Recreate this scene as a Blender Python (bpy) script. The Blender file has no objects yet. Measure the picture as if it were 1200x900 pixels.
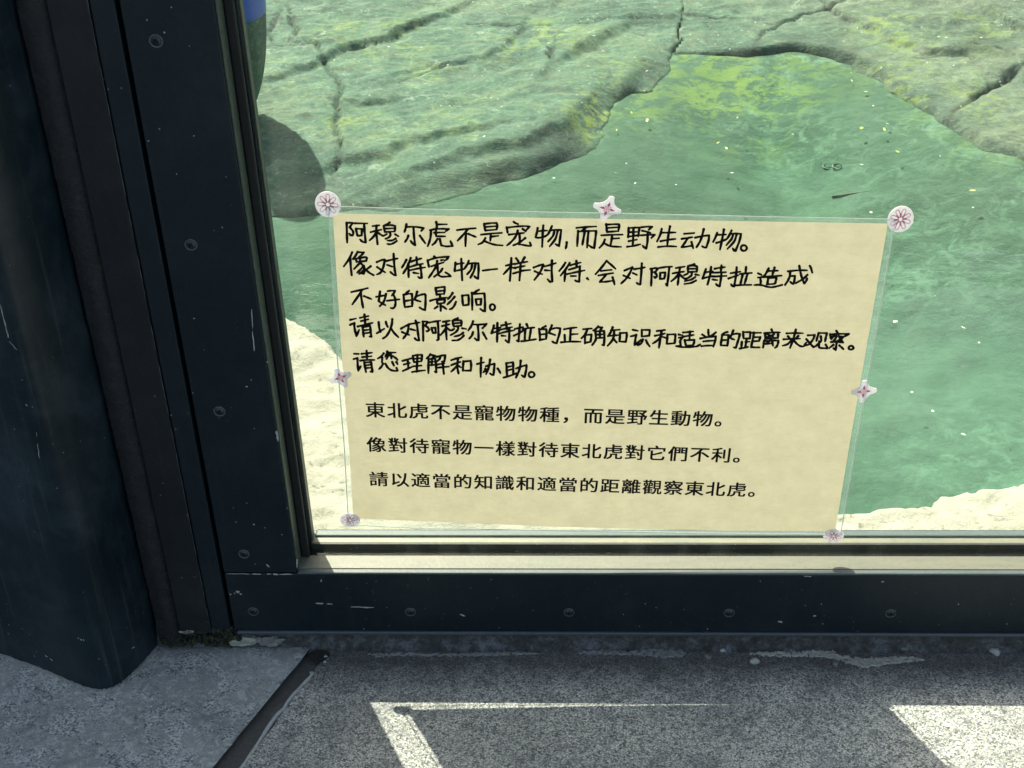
import bpy, bmesh, math, random
import numpy as np
from mathutils import Vector, Matrix, noise
random.seed(7)
np.random.seed(7)
S = bpy.context.scene
COL = S.collection

# ------------------------------------------------------------------ camera
F_PX, PITCH, YAW, ROLL = 1663.0, 33.977, -2.745, -1.730
CAM = np.array([0.0, -0.9635, 0.9317])
_p, _y, _r = (math.radians(a) for a in (PITCH, YAW, ROLL))
_fw = np.array([math.sin(_y) * math.cos(_p), math.cos(_y) * math.cos(_p), -math.sin(_p)])
_rt = np.array([math.cos(_y), -math.sin(_y), 0.0])
_up = np.cross(_rt, _fw)
RT = _rt * math.cos(_r) + _up * math.sin(_r)
UP = -_rt * math.sin(_r) + _up * math.cos(_r)
FW = _fw
cam_data = bpy.data.cameras.new("camera")
cam = bpy.data.objects.new("camera", cam_data)
COL.objects.link(cam)
m = Matrix(((RT[0], UP[0], -FW[0]), (RT[1], UP[1], -FW[1]), (RT[2], UP[2], -FW[2])))
cam.matrix_world = Matrix.Translation(Vector(CAM)) @ m.to_4x4()
cam_data.sensor_width = 36.0
cam_data.lens = F_PX / 1200 * 36.0
cam_data.clip_start = 0.02
cam_data.clip_end = 2000
S.camera = cam

# ------------------------------------------------------------------ sky, sun, exposure
SUN = Vector((0.343, -0.703, -1.0)).normalized()          # way the light travels
world = bpy.data.worlds.new("World")
S.world = world
world.use_nodes = True
wn = world.node_tree
wn.nodes.clear()
sky = wn.nodes.new('ShaderNodeTexSky')
sky.sky_type = 'NISHITA'
sky.sun_disc = False
sky.sun_elevation = math.radians(52)
sky.sun_rotation = math.radians(334)
sky.dust_density = 3.5
sky.ozone_density = 0.6
bg = wn.nodes.new('ShaderNodeBackground')
bg.inputs['Strength'].default_value = 0.15
wo = wn.nodes.new('ShaderNodeOutputWorld')
wb = wn.nodes.new('ShaderNodeMix'); wb.data_type = 'RGBA'; wb.blend_type = 'MULTIPLY'
wb.inputs[0].default_value = 1.0
wb.inputs[7].default_value = (1.03, 1.0, 0.84, 1)      # the camera's white balance for the haze-whitened sky
wn.links.new(sky.outputs[0], wb.inputs[6])
wn.links.new(wb.outputs[2], bg.inputs[0])
wn.links.new(bg.outputs[0], wo.inputs[0])
sd = bpy.data.lights.new("sun", 'SUN')
sd.energy = 4.6
sd.angle = math.radians(0.5)
sd.color = (1.0, 0.945, 0.79)
sun = bpy.data.objects.new("sun", sd)
sun.rotation_euler = SUN.to_track_quat('-Z', 'Y').to_euler()
sun.location = (-1, 3, 4)
COL.objects.link(sun)
S.view_settings.view_transform = 'Standard'
S.view_settings.look = 'None'
S.view_settings.exposure = 1.15
S.cycles.transparent_max_bounces = 24
S.cycles.max_bounces = 10
S.cycles.caustics_reflective = False
S.cycles.caustics_refractive = False


# ------------------------------------------------------------------ surveying helpers: where a sight line meets a real plane
def ray(u, v):
    return FW + (u - 600) / F_PX * RT - (v - 450) / F_PX * UP


def onY(u, v, y=0.0):
    d = ray(u, v)
    return CAM + (y - CAM[1]) / d[1] * d


def onZ(u, v, z=0.0):
    d = ray(u, v)
    return CAM + (z - CAM[2]) / d[2] * d


GS = -0.0443           # the paving falls slightly towards the window


def gz(x, y):
    return GS * y


def onG(u, v):
    d = ray(u, v)
    t = (GS * CAM[1] - CAM[2]) / (d[2] - GS * d[1])
    return CAM + t * d


def onV(u, v, p, q):   # vertical plane through ground points p, q
    d = ray(u, v)
    n = np.array([-(q[1] - p[1]), q[0] - p[0], 0.0])
    P = np.array([p[0], p[1], 0.0])
    t = ((P - CAM) @ n) / (d @ n)
    return CAM + t * d


# ------------------------------------------------------------------ object helpers
def link(name, mesh, mat=None, parent=None, smooth=False):
    o = bpy.data.objects.new(name, mesh)
    COL.objects.link(o)
    if mat is not None:
        mesh.materials.append(mat)
    if parent is not None:
        o.parent = parent
        o.matrix_parent_inverse = parent.matrix_world.inverted() if False else Matrix.Translation(-parent.location)
    if smooth:
        mesh.polygons.foreach_set('use_smooth', [True] * len(mesh.polygons))
    return o


def obj(name, bm, mat=None, parent=None, smooth=False):
    me = bpy.data.meshes.new(name)
    bm.to_mesh(me)
    bm.free()
    return link(name, me, mat, parent, smooth)


def tag(o, label=None, cat=None, group=None, kind=None):
    if label: o['label'] = label
    if cat: o['category'] = cat
    if group: o['group'] = group
    if kind: o['kind'] = kind
    return o


def empty(name, loc):
    o = bpy.data.objects.new(name, None)
    o.location = loc
    o.empty_display_size = 0.05
    COL.objects.link(o)
    return o


def box(bm, x0, x1, y0, y1, z0, z1, bevel=0.0, seg=2):
    vs = [bm.verts.new(p) for p in ((x0, y0, z0), (x1, y0, z0), (x1, y1, z0), (x0, y1, z0),
                                    (x0, y0, z1), (x1, y0, z1), (x1, y1, z1), (x0, y1, z1))]
    fs = [bm.faces.new([vs[i] for i in f]) for f in
          ((0, 3, 2, 1), (4, 5, 6, 7), (0, 1, 5, 4), (1, 2, 6, 5), (2, 3, 7, 6), (3, 0, 4, 7))]
    if bevel > 0:
        es = list({e for f in fs for e in f.edges})
        bmesh.ops.bevel(bm, geom=es, offset=bevel, segments=seg, profile=0.5, affect='EDGES')


def boxobj(name, dims, mat, parent=None, bevel=0.0, seg=2):
    bm = bmesh.new()
    box(bm, *dims, bevel=bevel, seg=seg)
    return obj(name, bm, mat, parent, smooth=False)


# ------------------------------------------------------------------ material helpers
class Mat:
    def __init__(s, name):
        s.m = bpy.data.materials.new(name)
        s.m.use_nodes = True
        s.t = s.m.node_tree
        s.t.nodes.clear()
        s.out = s.n('ShaderNodeOutputMaterial')
        s.co = s.n('ShaderNodeTexCoord').outputs['Object']
        g = s.n('ShaderNodeNewGeometry')
        s.pos = g.outputs['Position']

    def n(s, t, **kw):
        nd = s.t.nodes.new(t)
        for k, v in kw.items():
            setattr(nd, k, v)
        return nd

    def l(s, a, b):
        s.t.links.new(a, b)

    def put(s, sock, v):
        if isinstance(v, bpy.types.NodeSocket):
            s.l(v, sock)
        elif isinstance(v, (tuple, list)):
            sock.default_value = tuple(v) + ((1.0,) if len(v) == 3 and sock.type == 'RGBA' else ())
        else:
            sock.default_value = v

    def map(s, vec, scale=(1, 1, 1), rot=(0, 0, 0), loc=(0, 0, 0)):
        nd = s.n('ShaderNodeMapping')
        s.l(vec, nd.inputs['Vector'])
        nd.inputs['Scale'].default_value = scale
        nd.inputs['Rotation'].default_value = rot
        nd.inputs['Location'].default_value = loc
        return nd.outputs[0]

    def noise(s, scale, detail=4, rough=0.55, vec=None, dist=0.0):
        nd = s.n('ShaderNodeTexNoise')
        s.l(vec if vec is not None else s.pos, nd.inputs['Vector'])
        nd.inputs['Scale'].default_value = scale
        nd.inputs['Detail'].default_value = detail
        nd.inputs['Roughness'].default_value = rough
        nd.inputs['Distortion'].default_value = dist
        return nd.outputs['Fac']

    def voro(s, scale, vec=None, feature='F1', out='Distance', rnd=1.0):
        nd = s.n('ShaderNodeTexVoronoi', feature=feature)
        s.l(vec if vec is not None else s.pos, nd.inputs['Vector'])
        nd.inputs['Scale'].default_value = scale
        nd.inputs['Randomness'].default_value = rnd
        return nd.outputs[out]

    def ramp(s, fac, stops, interp='LINEAR'):
        nd = s.n('ShaderNodeValToRGB')
        nd.color_ramp.interpolation = interp
        el = nd.color_ramp.elements
        while len(el) < len(stops):
            el.new(0.5)
        for e, (p, c) in zip(el, stops):
            e.position = p
            c = (c, c, c) if not isinstance(c, tuple) else c
            e.color = tuple(c) + (1.0,)
        s.l(fac, nd.inputs[0])
        return nd.outputs['Color']

    def mix(s, fac, a, b, blend='MIX'):
        nd = s.n('ShaderNodeMix', data_type='RGBA', blend_type=blend)
        s.put(nd.inputs['Factor'], fac)
        s.put(nd.inputs['A'] if False else nd.inputs[6], a)
        s.put(nd.inputs[7], b)
        return nd.outputs[2]

    def math(s, op, a, b=0.0, c=0.0, clamp=False):
        nd = s.n('ShaderNodeMath', operation=op, use_clamp=clamp)
        s.put(nd.inputs[0], a)
        s.put(nd.inputs[1], b)
        s.put(nd.inputs[2], c)
        return nd.outputs[0]

    def attr(s, name):
        nd = s.n('ShaderNodeAttribute', attribute_name=name)
        return nd.outputs['Fac']

    def fres(s, f0, normal=None):
        # reflectance of a thin sheet: the same from either side
        lw = s.n('ShaderNodeLayerWeight'); lw.inputs['Blend'].default_value = 0.5
        if normal is not None: s.l(normal, lw.inputs['Normal'])
        p = s.math('POWER', lw.outputs['Facing'], 5.0)
        return s.math('MULTIPLY_ADD', p, 1 - f0, f0)

    def bump(s, h, strength=0.3, dist=0.01, normal=None):
        nd = s.n('ShaderNodeBump')
        nd.inputs['Strength'].default_value = strength
        nd.inputs['Distance'].default_value = dist
        s.put(nd.inputs['Height'], h)
        if normal is not None:
            s.l(normal, nd.inputs['Normal'])
        return nd.outputs[0]

    def bsdf(s, color, rough=0.5, normal=None, **kw):
        nd = s.n('ShaderNodeBsdfPrincipled')
        s.put(nd.inputs['Base Color'], color)
        s.put(nd.inputs['Roughness'], rough)
        if normal is not None:
            s.l(normal, nd.inputs['Normal'])
        for k, v in kw.items():
            s.put(nd.inputs[k.replace('_', ' ')], v)
        s.l(nd.outputs[0], s.out.inputs['Surface'])
        return nd


def m_paint(name, base=(0.0035, 0.0095, 0.0150), dust=0.05, rough=0.42, orange=1.0, dcol=(0.22, 0.21, 0.20)):
    a = Mat(name)
    n1 = a.noise(9, 5, 0.6)
    n2 = a.noise(60, 6, 0.7)
    n3 = a.noise(900, 3, 0.6)
    d = a.math('MULTIPLY', a.ramp(n1, [(0.42, 0.0), (0.75, 1.0)]), a.ramp(n2, [(0.35, 0.3), (0.7, 1.0)]))
    c = a.mix(a.math('MULTIPLY', d, dust), base, dcol)
    sm = a.noise(16, 6, 0.7, dist=0.5)
    c = a.mix(a.math('MULTIPLY', a.ramp(sm, [(0.52, 0.0), (0.66, 1.0)]), dust * 0.35), c, tuple(x * 0.9 for x in dcol))
    c = a.mix(a.math('MULTIPLY', n2, 0.25), c, (base[0] * 2.2, base[1] * 1.7, base[2] * 1.3))
    # faint drips and wipes
    st = a.noise(1.0, 4, 0.6, a.map(a.pos, (160, 160, 5)))
    c = a.mix(a.math('MULTIPLY', a.ramp(st, [(0.56, 0.0), (0.75, 1.0)]), dust * 0.5), c, (0.12, 0.13, 0.14))
    # pin-prick chips
    v = a.voro(95, out='Distance')
    msk = a.ramp(a.noise(14, 2), [(0.5, 0.0), (0.62, 1.0)])
    chip = a.math('MULTIPLY', a.ramp(v, [(0.0, 1.0), (0.055, 1.0), (0.075, 0.0)]), msk)
    c = a.mix(a.math('MULTIPLY', chip, 0.6), c, (0.30, 0.32, 0.31))
    r = a.math('ADD', a.math('MULTIPLY', n2, 0.25), rough - 0.1)
    nb = a.bump(a.math('ADD', a.math('MULTIPLY', n3, 0.4 * orange), a.math('MULTIPLY', a.noise(220, 2), 0.8 * orange)), 0.22, 0.0006)
    a.bsdf(c, r, nb, Specular_IOR_Level=0.25)
    return a.m


M = {}
M['paint'] = m_paint('navy_gloss_paint')
M['paint_post'] = m_paint('navy_matt_paint', (0.0058, 0.0080, 0.0115), 0.07, 0.55, 2.0)
M['paint_column'] = m_paint('navy_column_paint', (0.0040, 0.0110, 0.0165), 0.42, 0.32, 0.7, (0.085, 0.11, 0.135))


def mk_weld():
    a = Mat('rough_sealant')
    n = a.noise(90, 6, 0.7)
    c = a.ramp(n, [(0.35, (0.0022, 0.0035, 0.006)), (0.55, (0.006, 0.007, 0.010)), (0.68, (0.020, 0.017, 0.015)), (0.8, (0.05, 0.042, 0.036))])
    a.bsdf(c, 0.75, a.bump(a.noise(300, 5, 0.7), 0.7, 0.002))
    return a.m


M['weld'] = mk_weld()


def mk_plain(name, col, rough=0.5, var=0.3, scale=200, bump=0.2, bd=0.0005, **kw):
    a = Mat(name)
    n = a.noise(scale, 5, 0.6)
    dark = tuple(c * (1 - var) for c in col)
    lite = tuple(min(1, c * (1 + var)) for c in col)
    c = a.mix(n, dark, lite)
    a.bsdf(c, rough, a.bump(n, bump, bd), **kw)
    return a.m


M['black'] = mk_plain('black_void', (0.002, 0.002, 0.003), 0.9)
M['rubber'] = mk_plain('side_rubber', (0.003, 0.0045, 0.005), 0.7, 0.6, 60)
M['lip_highlight'] = mk_plain('navy_lip_highlight', (0.05, 0.062, 0.075), 0.4, 0.5, 80)  # highlight along the rail's lower edge, painted as a lighter navy
M['screw'] = mk_plain('painted_screw', (0.014, 0.020, 0.027), 0.4, 0.4, 600)
M['screw_rim'] = mk_plain('worn_screw_rim', (0.055, 0.062, 0.065), 0.5, 0.5, 400)
M['chip'] = mk_plain('bare_primer', (0.30, 0.32, 0.31), 0.6, 0.35, 500)
M['mortar'] = mk_plain('grey_mortar', (0.17, 0.17, 0.165), 0.9, 0.55, 120, 0.8, 0.003)
M['mortar_pale'] = mk_plain('pale_mortar', (0.30, 0.29, 0.26), 0.9, 0.5, 160, 0.9, 0.003)


def mk_rail_shade():
    a = Mat('black_rail_shade')
    n = a.noise(120, 6, 0.75, a.map(a.pos, (1, 1, 0.6)))
    v = a.voro(330)
    c = a.ramp(n, [(0.4, (0.0012, 0.0025, 0.0025)), (0.58, (0.004, 0.009, 0.008)), (0.75, (0.022, 0.036, 0.030))])
    sp = a.math('MULTIPLY', a.ramp(v, [(0.0, 1.0), (0.10, 1.0), (0.16, 0.0)]), a.ramp(a.noise(60, 3), [(0.45, 0.0), (0.6, 1.0)]))
    c = a.mix(a.math('MULTIPLY', sp, 0.6), c, (0.35, 0.42, 0.38))
    a.bsdf(c, 0.55, a.bump(n, 0.5, 0.001))
    return a.m


M['rail_shade'] = mk_rail_shade()


def mk_sill(name, col, dirt):
    a = Mat(name)
    n = a.noise(1.0, 6, 0.65, a.map(a.pos, (22, 160, 160)))
    n2 = a.noise(260, 4, 0.6)
    c = a.mix(a.ramp(n, [(0.38, 0.0), (0.68, 1.0)]), col, dirt)
    c = a.mix(a.math('MULTIPLY', a.ramp(n2, [(0.5, 0.0), (0.75, 1.0)]), 0.35), c, tuple(x * 0.45 for x in col))
    a.bsdf(c, 0.5, a.bump(n2, 0.3, 0.0006))
    return a.m


M['sill'] = mk_sill('dusty_sill', (0.14, 0.134, 0.098), (0.105, 0.112, 0.09))
M['inner_sill'] = mk_sill('dusty_inner_sill', (0.18, 0.172, 0.12), (0.12, 0.13, 0.10))
M['nosing'] = mk_sill('grey_blue_nosing', (0.070, 0.088, 0.092), (0.045, 0.06, 0.062))
M['lip'] = mk_sill('sky_reflection_lip', (0.065, 0.095, 0.10), (0.045, 0.07, 0.075))  # sky reflection on the rounded back edge, put into the colour
M['reveal'] = mk_sill('green_reflection_reveal', (0.05, 0.065, 0.05), (0.028, 0.038, 0.032))  # greenish reflection put into the colour of the reveal
M['olive'] = mk_sill('olive_bead', (0.075, 0.075, 0.055), (0.04, 0.042, 0.032))


def mk_glass():
    a = Mat('window_glass')
    tr = a.n('ShaderNodeBsdfTransparent')
    tr.inputs[0].default_value = (0.955, 0.985, 0.965, 1)
    gl = a.n('ShaderNodeBsdfGlossy')
    gl.inputs['Roughness'].default_value = 0.0
    mx = a.n('ShaderNodeMixShader')
    a.l(a.fres(0.022), mx.inputs[0]); a.l(tr.outputs[0], mx.inputs[1]); a.l(gl.outputs[0], mx.inputs[2])
    # dust film and dried drops outside; haze and streaks painted in for reflections
    df = a.n('ShaderNodeBsdfDiffuse')
    df.inputs[0].default_value = (0.75, 0.78, 0.72, 1)
    tl = a.n('ShaderNodeBsdfTranslucent')
    tl.inputs[0].default_value = (0.75, 0.8, 0.72, 1)
    ad = a.n('ShaderNodeMixShader')
    ad.inputs[0].default_value = 0.5
    a.l(df.outputs[0], ad.inputs[1]); a.l(tl.outputs[0], ad.inputs[2])
    n = a.noise(3.2, 6, 0.65, a.map(a.pos, (1, 1, 0.6)), 0.8)
    v = a.voro(75)
    drops = a.math('MULTIPLY', a.ramp(v, [(0.0, 1.0), (0.045, 0.8), (0.06, 0.0)]), a.ramp(a.noise(9, 3), [(0.5, 0.0), (0.62, 1.0)]))
    refl_streak = a.math('MULTIPLY', a.ramp(a.noise(1.0, 5, 0.65, a.map(a.pos, (26, 1, 1.6), (0, 0.12, 0)), 0.4), [(0.50, 0.0), (0.60, 1.0)]), 0.009)
    f = a.math('ADD', a.math('ADD', refl_streak, a.math('MULTIPLY', a.ramp(n, [(0.3, 0.15), (0.7, 1.0)]), 0.010)), a.math('MULTIPLY', drops, 0.26))
    m2 = a.n('ShaderNodeMixShader')
    a.l(f, m2.inputs[0]); a.l(mx.outputs[0], m2.inputs[1]); a.l(ad.outputs[0], m2.inputs[2])
    a.l(m2.outputs[0], a.out.inputs['Surface'])
    return a.m


M['glass'] = mk_glass()


def mk_film():
    a = Mat('laminate_film')
    tr = a.n('ShaderNodeBsdfTransparent')
    tr.inputs[0].default_value = (0.97, 0.985, 0.98, 1)
    gl = a.n('ShaderNodeBsdfGlossy')
    gl.inputs['Roughness'].default_value = 0.08
    mx = a.n('ShaderNodeMixShader')
    a.l(a.fres(0.035), mx.inputs[0]); a.l(tr.outputs[0], mx.inputs[1]); a.l(gl.outputs[0], mx.inputs[2])
    df = a.n('ShaderNodeBsdfDiffuse'); df.inputs[0].default_value = (0.8, 0.85, 0.85, 1)
    tl = a.n('ShaderNodeBsdfTranslucent'); tl.inputs[0].default_value = (0.7, 0.8, 0.75, 1)
    ad = a.n('ShaderNodeMixShader'); ad.inputs[0].default_value = 0.5
    a.l(df.outputs[0], ad.inputs[1]); a.l(tl.outputs[0], ad.inputs[2])
    m2 = a.n('ShaderNodeMixShader'); m2.inputs[0].default_value = 0.10
    a.l(mx.outputs[0], m2.inputs[1]); a.l(ad.outputs[0], m2.inputs[2])
    a.l(m2.outputs[0], a.out.inputs['Surface'])
    return a.m


M['film'] = mk_film()


def mk_kraft():
    a = Mat('kraft_paper')
    f1 = a.noise(1.0, 5, 0.65, a.map(a.pos, (120, 120, 420)))
    f2 = a.noise(55, 6, 0.7)
    f3 = a.noise(1.0, 3, 0.6, a.map(a.pos, (14, 1, 70)))
    f4 = a.noise(800, 3, 0.6)
    f0 = a.noise(9, 5, 0.7)
    c = a.mix(a.ramp(f2, [(0.35, 0.0), (0.65, 1.0)]), (0.575, 0.51, 0.352), (0.655, 0.585, 0.412))
    c = a.mix(a.math('MULTIPLY', a.ramp(f0, [(0.4, 0.0), (0.65, 1.0)]), 0.08), c, (0.66, 0.57, 0.40))
    c = a.mix(a.math('MULTIPLY', a.ramp(f1, [(0.5, 0.0), (0.8, 1.0)]), 0.35), c, (0.50, 0.42, 0.26))
    c = a.mix(a.math('MULTIPLY', a.ramp(f3, [(0.5, 0.0), (0.75, 1.0)]), 0.25), c, (0.52, 0.45, 0.29))
    c = a.mix(a.math('MULTIPLY', a.ramp(f4, [(0.6, 0.0), (0.8, 1.0)]), 0.35), c, (0.40, 0.33, 0.2))
    df = a.n('ShaderNodeBsdfDiffuse'); a.l(c, df.inputs[0])
    tl = a.n('ShaderNodeBsdfTranslucent'); a.l(c, tl.inputs[0])
    mx = a.n('ShaderNodeMixShader'); mx.inputs[0].default_value = 0.36
    a.l(df.outputs[0], mx.inputs[1]); a.l(tl.outputs[0], mx.inputs[2])
    a.l(mx.outputs[0], a.out.inputs['Surface'])
    return a.m


M['kraft'] = mk_kraft()
M['ink'] = mk_plain('black_marker_ink', (0.003, 0.003, 0.003), 0.8, 0.2, 300, 0.0, Specular_IOR_Level=0.1)
M['print'] = mk_plain('black_printed_ink', (0.006, 0.006, 0.006), 0.8, 0.2, 300, 0.0, Specular_IOR_Level=0.1)


def mk_trans(name, col, col2, f=0.35, rough=0.3):
    a = Mat(name)
    n = a.noise(240, 4, 0.6)
    c = a.mix(n, col, col2)
    p = a.bsdf(c, rough)
    tl = a.n('ShaderNodeBsdfTranslucent'); a.l(c, tl.inputs[0])
    mx = a.n('ShaderNodeMixShader'); mx.inputs[0].default_value = f
    a.l(p.outputs[0], mx.inputs[1]); a.l(tl.outputs[0], mx.inputs[2])
    a.l(mx.outputs[0], a.out.inputs['Surface'])
    return a.m


M['sticker'] = mk_trans('sticker_white', (0.84, 0.80, 0.82), (0.92, 0.90, 0.91), 0.45)
M['petal_line'] = mk_trans('petal_pink_line', (0.62, 0.26, 0.37), (0.72, 0.36, 0.46), 0.4)
M['petal_grey'] = mk_trans('petal_grey_line', (0.50, 0.47, 0.55), (0.62, 0.57, 0.65), 0.3)
M['star_red'] = mk_trans('star_crimson', (0.55, 0.10, 0.20), (0.62, 0.16, 0.26), 0.25)
M['star_pink'] = mk_trans('star_pink', (0.85, 0.42, 0.52), (0.85, 0.50, 0.58), 0.25)


def mk_paving():
    a = Mat('exposed_aggregate')
    # small stones about 1.5 mm, dark pits between
    v1 = a.voro(680, out='Distance')
    cc = a.voro(680, out='Color')
    sep = a.n('ShaderNodeSeparateColor'); a.l(cc, sep.inputs[0])
    tone = sep.outputs[0]
    g = a.ramp(tone, [(0.0, (0.06, 0.065, 0.065)), (0.22, (0.27, 0.28, 0.272)), (0.5, (0.50, 0.505, 0.475)), (0.8, (0.64, 0.62, 0.56)), (1.0, (0.76, 0.71, 0.62))])
    pit = a.ramp(v1, [(0.35, 0.0), (0.62, 1.0)])
    c = a.mix(a.math('MULTIPLY', pit, 0.55), g, (0.11, 0.115, 0.12))
    big = a.noise(9, 7, 0.72, dist=0.6)
    c = a.mix(a.math('MULTIPLY', a.ramp(big, [(0.36, 1.0), (0.54, 0.0)]), 0.38), c, (0.10, 0.105, 0.11))
    cl = a.noise(90, 5, 0.7)
    c = a.mix(a.math('MULTIPLY', a.ramp(cl, [(0.38, 1.0), (0.5, 0.0)]), 0.45), c, (0.08, 0.085, 0.09))
    # wall-foot band: brown-black within a few cm of the frame
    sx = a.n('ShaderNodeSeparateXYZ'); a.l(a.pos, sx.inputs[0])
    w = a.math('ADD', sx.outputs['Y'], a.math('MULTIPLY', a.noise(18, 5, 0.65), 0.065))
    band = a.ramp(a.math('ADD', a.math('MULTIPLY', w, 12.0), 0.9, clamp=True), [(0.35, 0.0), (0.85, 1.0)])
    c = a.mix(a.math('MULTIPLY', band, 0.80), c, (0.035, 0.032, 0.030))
    h = a.math('ADD', a.math('MULTIPLY', pit, -1.0), a.math('MULTIPLY', tone, 0.6))
    a.bsdf(c, 0.85, a.bump(h, 0.5, 0.0007))
    return a.m


def mk_slab():
    a = Mat('worn_concrete')
    v = a.voro(620, out='Distance'); vc = a.voro(620, out='Color')
    sep = a.n('ShaderNodeSeparateColor'); a.l(vc, sep.inputs[0])
    grain = a.ramp(sep.outputs[0], [(0.0, (0.07, 0.072, 0.074)), (0.3, (0.22, 0.23, 0.235)), (0.65, (0.40, 0.41, 0.41)), (1.0, (0.62, 0.62, 0.60))])
    med = a.noise(34, 8, 0.78, dist=0.4)
    big = a.noise(9, 7, 0.72, dist=0.8)
    fine = a.noise(420, 5, 0.7)
    smooth = a.mix(fine, (0.23, 0.235, 0.235), (0.38, 0.385, 0.375))
    c = a.mix(a.ramp(med, [(0.44, 0.0), (0.52, 1.0)]), grain, smooth)
    vein = a.noise(85, 8, 0.8, dist=1.5)
    c = a.mix(a.math('MULTIPLY', a.ramp(vein, [(0.53, 0.0), (0.58, 1.0)]), 0.6), c, (0.58, 0.58, 0.55))
    c = a.mix(a.math('MULTIPLY', a.ramp(vein, [(0.38, 1.0), (0.44, 0.0)]), 0.5), c, (0.12, 0.12, 0.12))
    c = a.mix(a.math('MULTIPLY', a.ramp(big, [(0.36, 1.0), (0.5, 0.0)]), 0.50), c, (0.12, 0.122, 0.125))
    c = a.mix(a.math('MULTIPLY', a.ramp(big, [(0.55, 0.0), (0.66, 1.0)]), 0.40), c, (0.45, 0.46, 0.46))
    pm = a.ramp(a.noise(20, 5, 0.7), [(0.48, 0.0), (0.58, 1.0)])
    pits = a.ramp(a.voro(330), [(0.0, 1.0), (0.20, 1.0), (0.27, 0.0)])
    c = a.mix(a.math('MULTIPLY', a.math('MULTIPLY', pits, pm), 0.8), c, (0.03, 0.03, 0.032))
    # darker towards the wall foot
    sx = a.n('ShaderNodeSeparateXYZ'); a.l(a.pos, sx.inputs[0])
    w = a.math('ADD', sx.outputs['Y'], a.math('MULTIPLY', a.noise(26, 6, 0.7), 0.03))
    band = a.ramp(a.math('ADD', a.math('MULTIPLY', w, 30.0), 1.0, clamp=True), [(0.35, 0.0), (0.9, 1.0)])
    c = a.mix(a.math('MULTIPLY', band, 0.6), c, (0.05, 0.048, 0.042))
    a.bsdf(c, 0.82, a.bump(a.math('ADD', a.math('MULTIPLY', med, 2.0), a.math('ADD', fine, sep.outputs[0])), 0.5, 0.0012))
    return a.m


def mk_joint():
    a = Mat('dark_joint_filler')
    n = a.noise(260, 6, 0.7)
    n2 = a.noise(24, 5, 0.6)
    c = a.mix(n, (0.045, 0.043, 0.041), (0.14, 0.136, 0.13))
    c = a.mix(a.math('MULTIPLY', a.ramp(n2, [(0.58, 0.0), (0.72, 1.0)]), 0.6), c, (0.22, 0.23, 0.24))
    a.bsdf(c, 0.8, a.bump(n, 0.6, 0.001))
    return a.m


def mk_foot():
    a = Mat('mossy_wall_foot')
    n = a.noise(60, 8, 0.8)
    n2 = a.noise(190, 6, 0.75)
    c = a.ramp(n, [(0.35, (0.012, 0.013, 0.014)), (0.5, (0.05, 0.05, 0.052)), (0.62, (0.13, 0.14, 0.16)), (0.8, (0.22, 0.23, 0.25))])
    c = a.mix(a.ramp(n2, [(0.5, 0.0), (0.65, 0.7)]), c, (0.014, 0.014, 0.013))
    a.bsdf(c, 0.7, a.bump(n, 0.8, 0.004))
    return a.m


def mk_moss():
    a = Mat('dark_moss')
    n = a.noise(150, 6, 0.7)
    c = a.ramp(n, [(0.35, (0.006, 0.007, 0.004)), (0.55, (0.022, 0.030, 0.012)), (0.75, (0.06, 0.08, 0.03))])
    a.bsdf(c, 0.9, a.bump(n, 1.0, 0.004))
    return a.m


M['paving'] = mk_paving(); M['slab'] = mk_slab(); M['joint'] = mk_joint(); M['foot'] = mk_foot(); M['moss'] = mk_moss()


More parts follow.
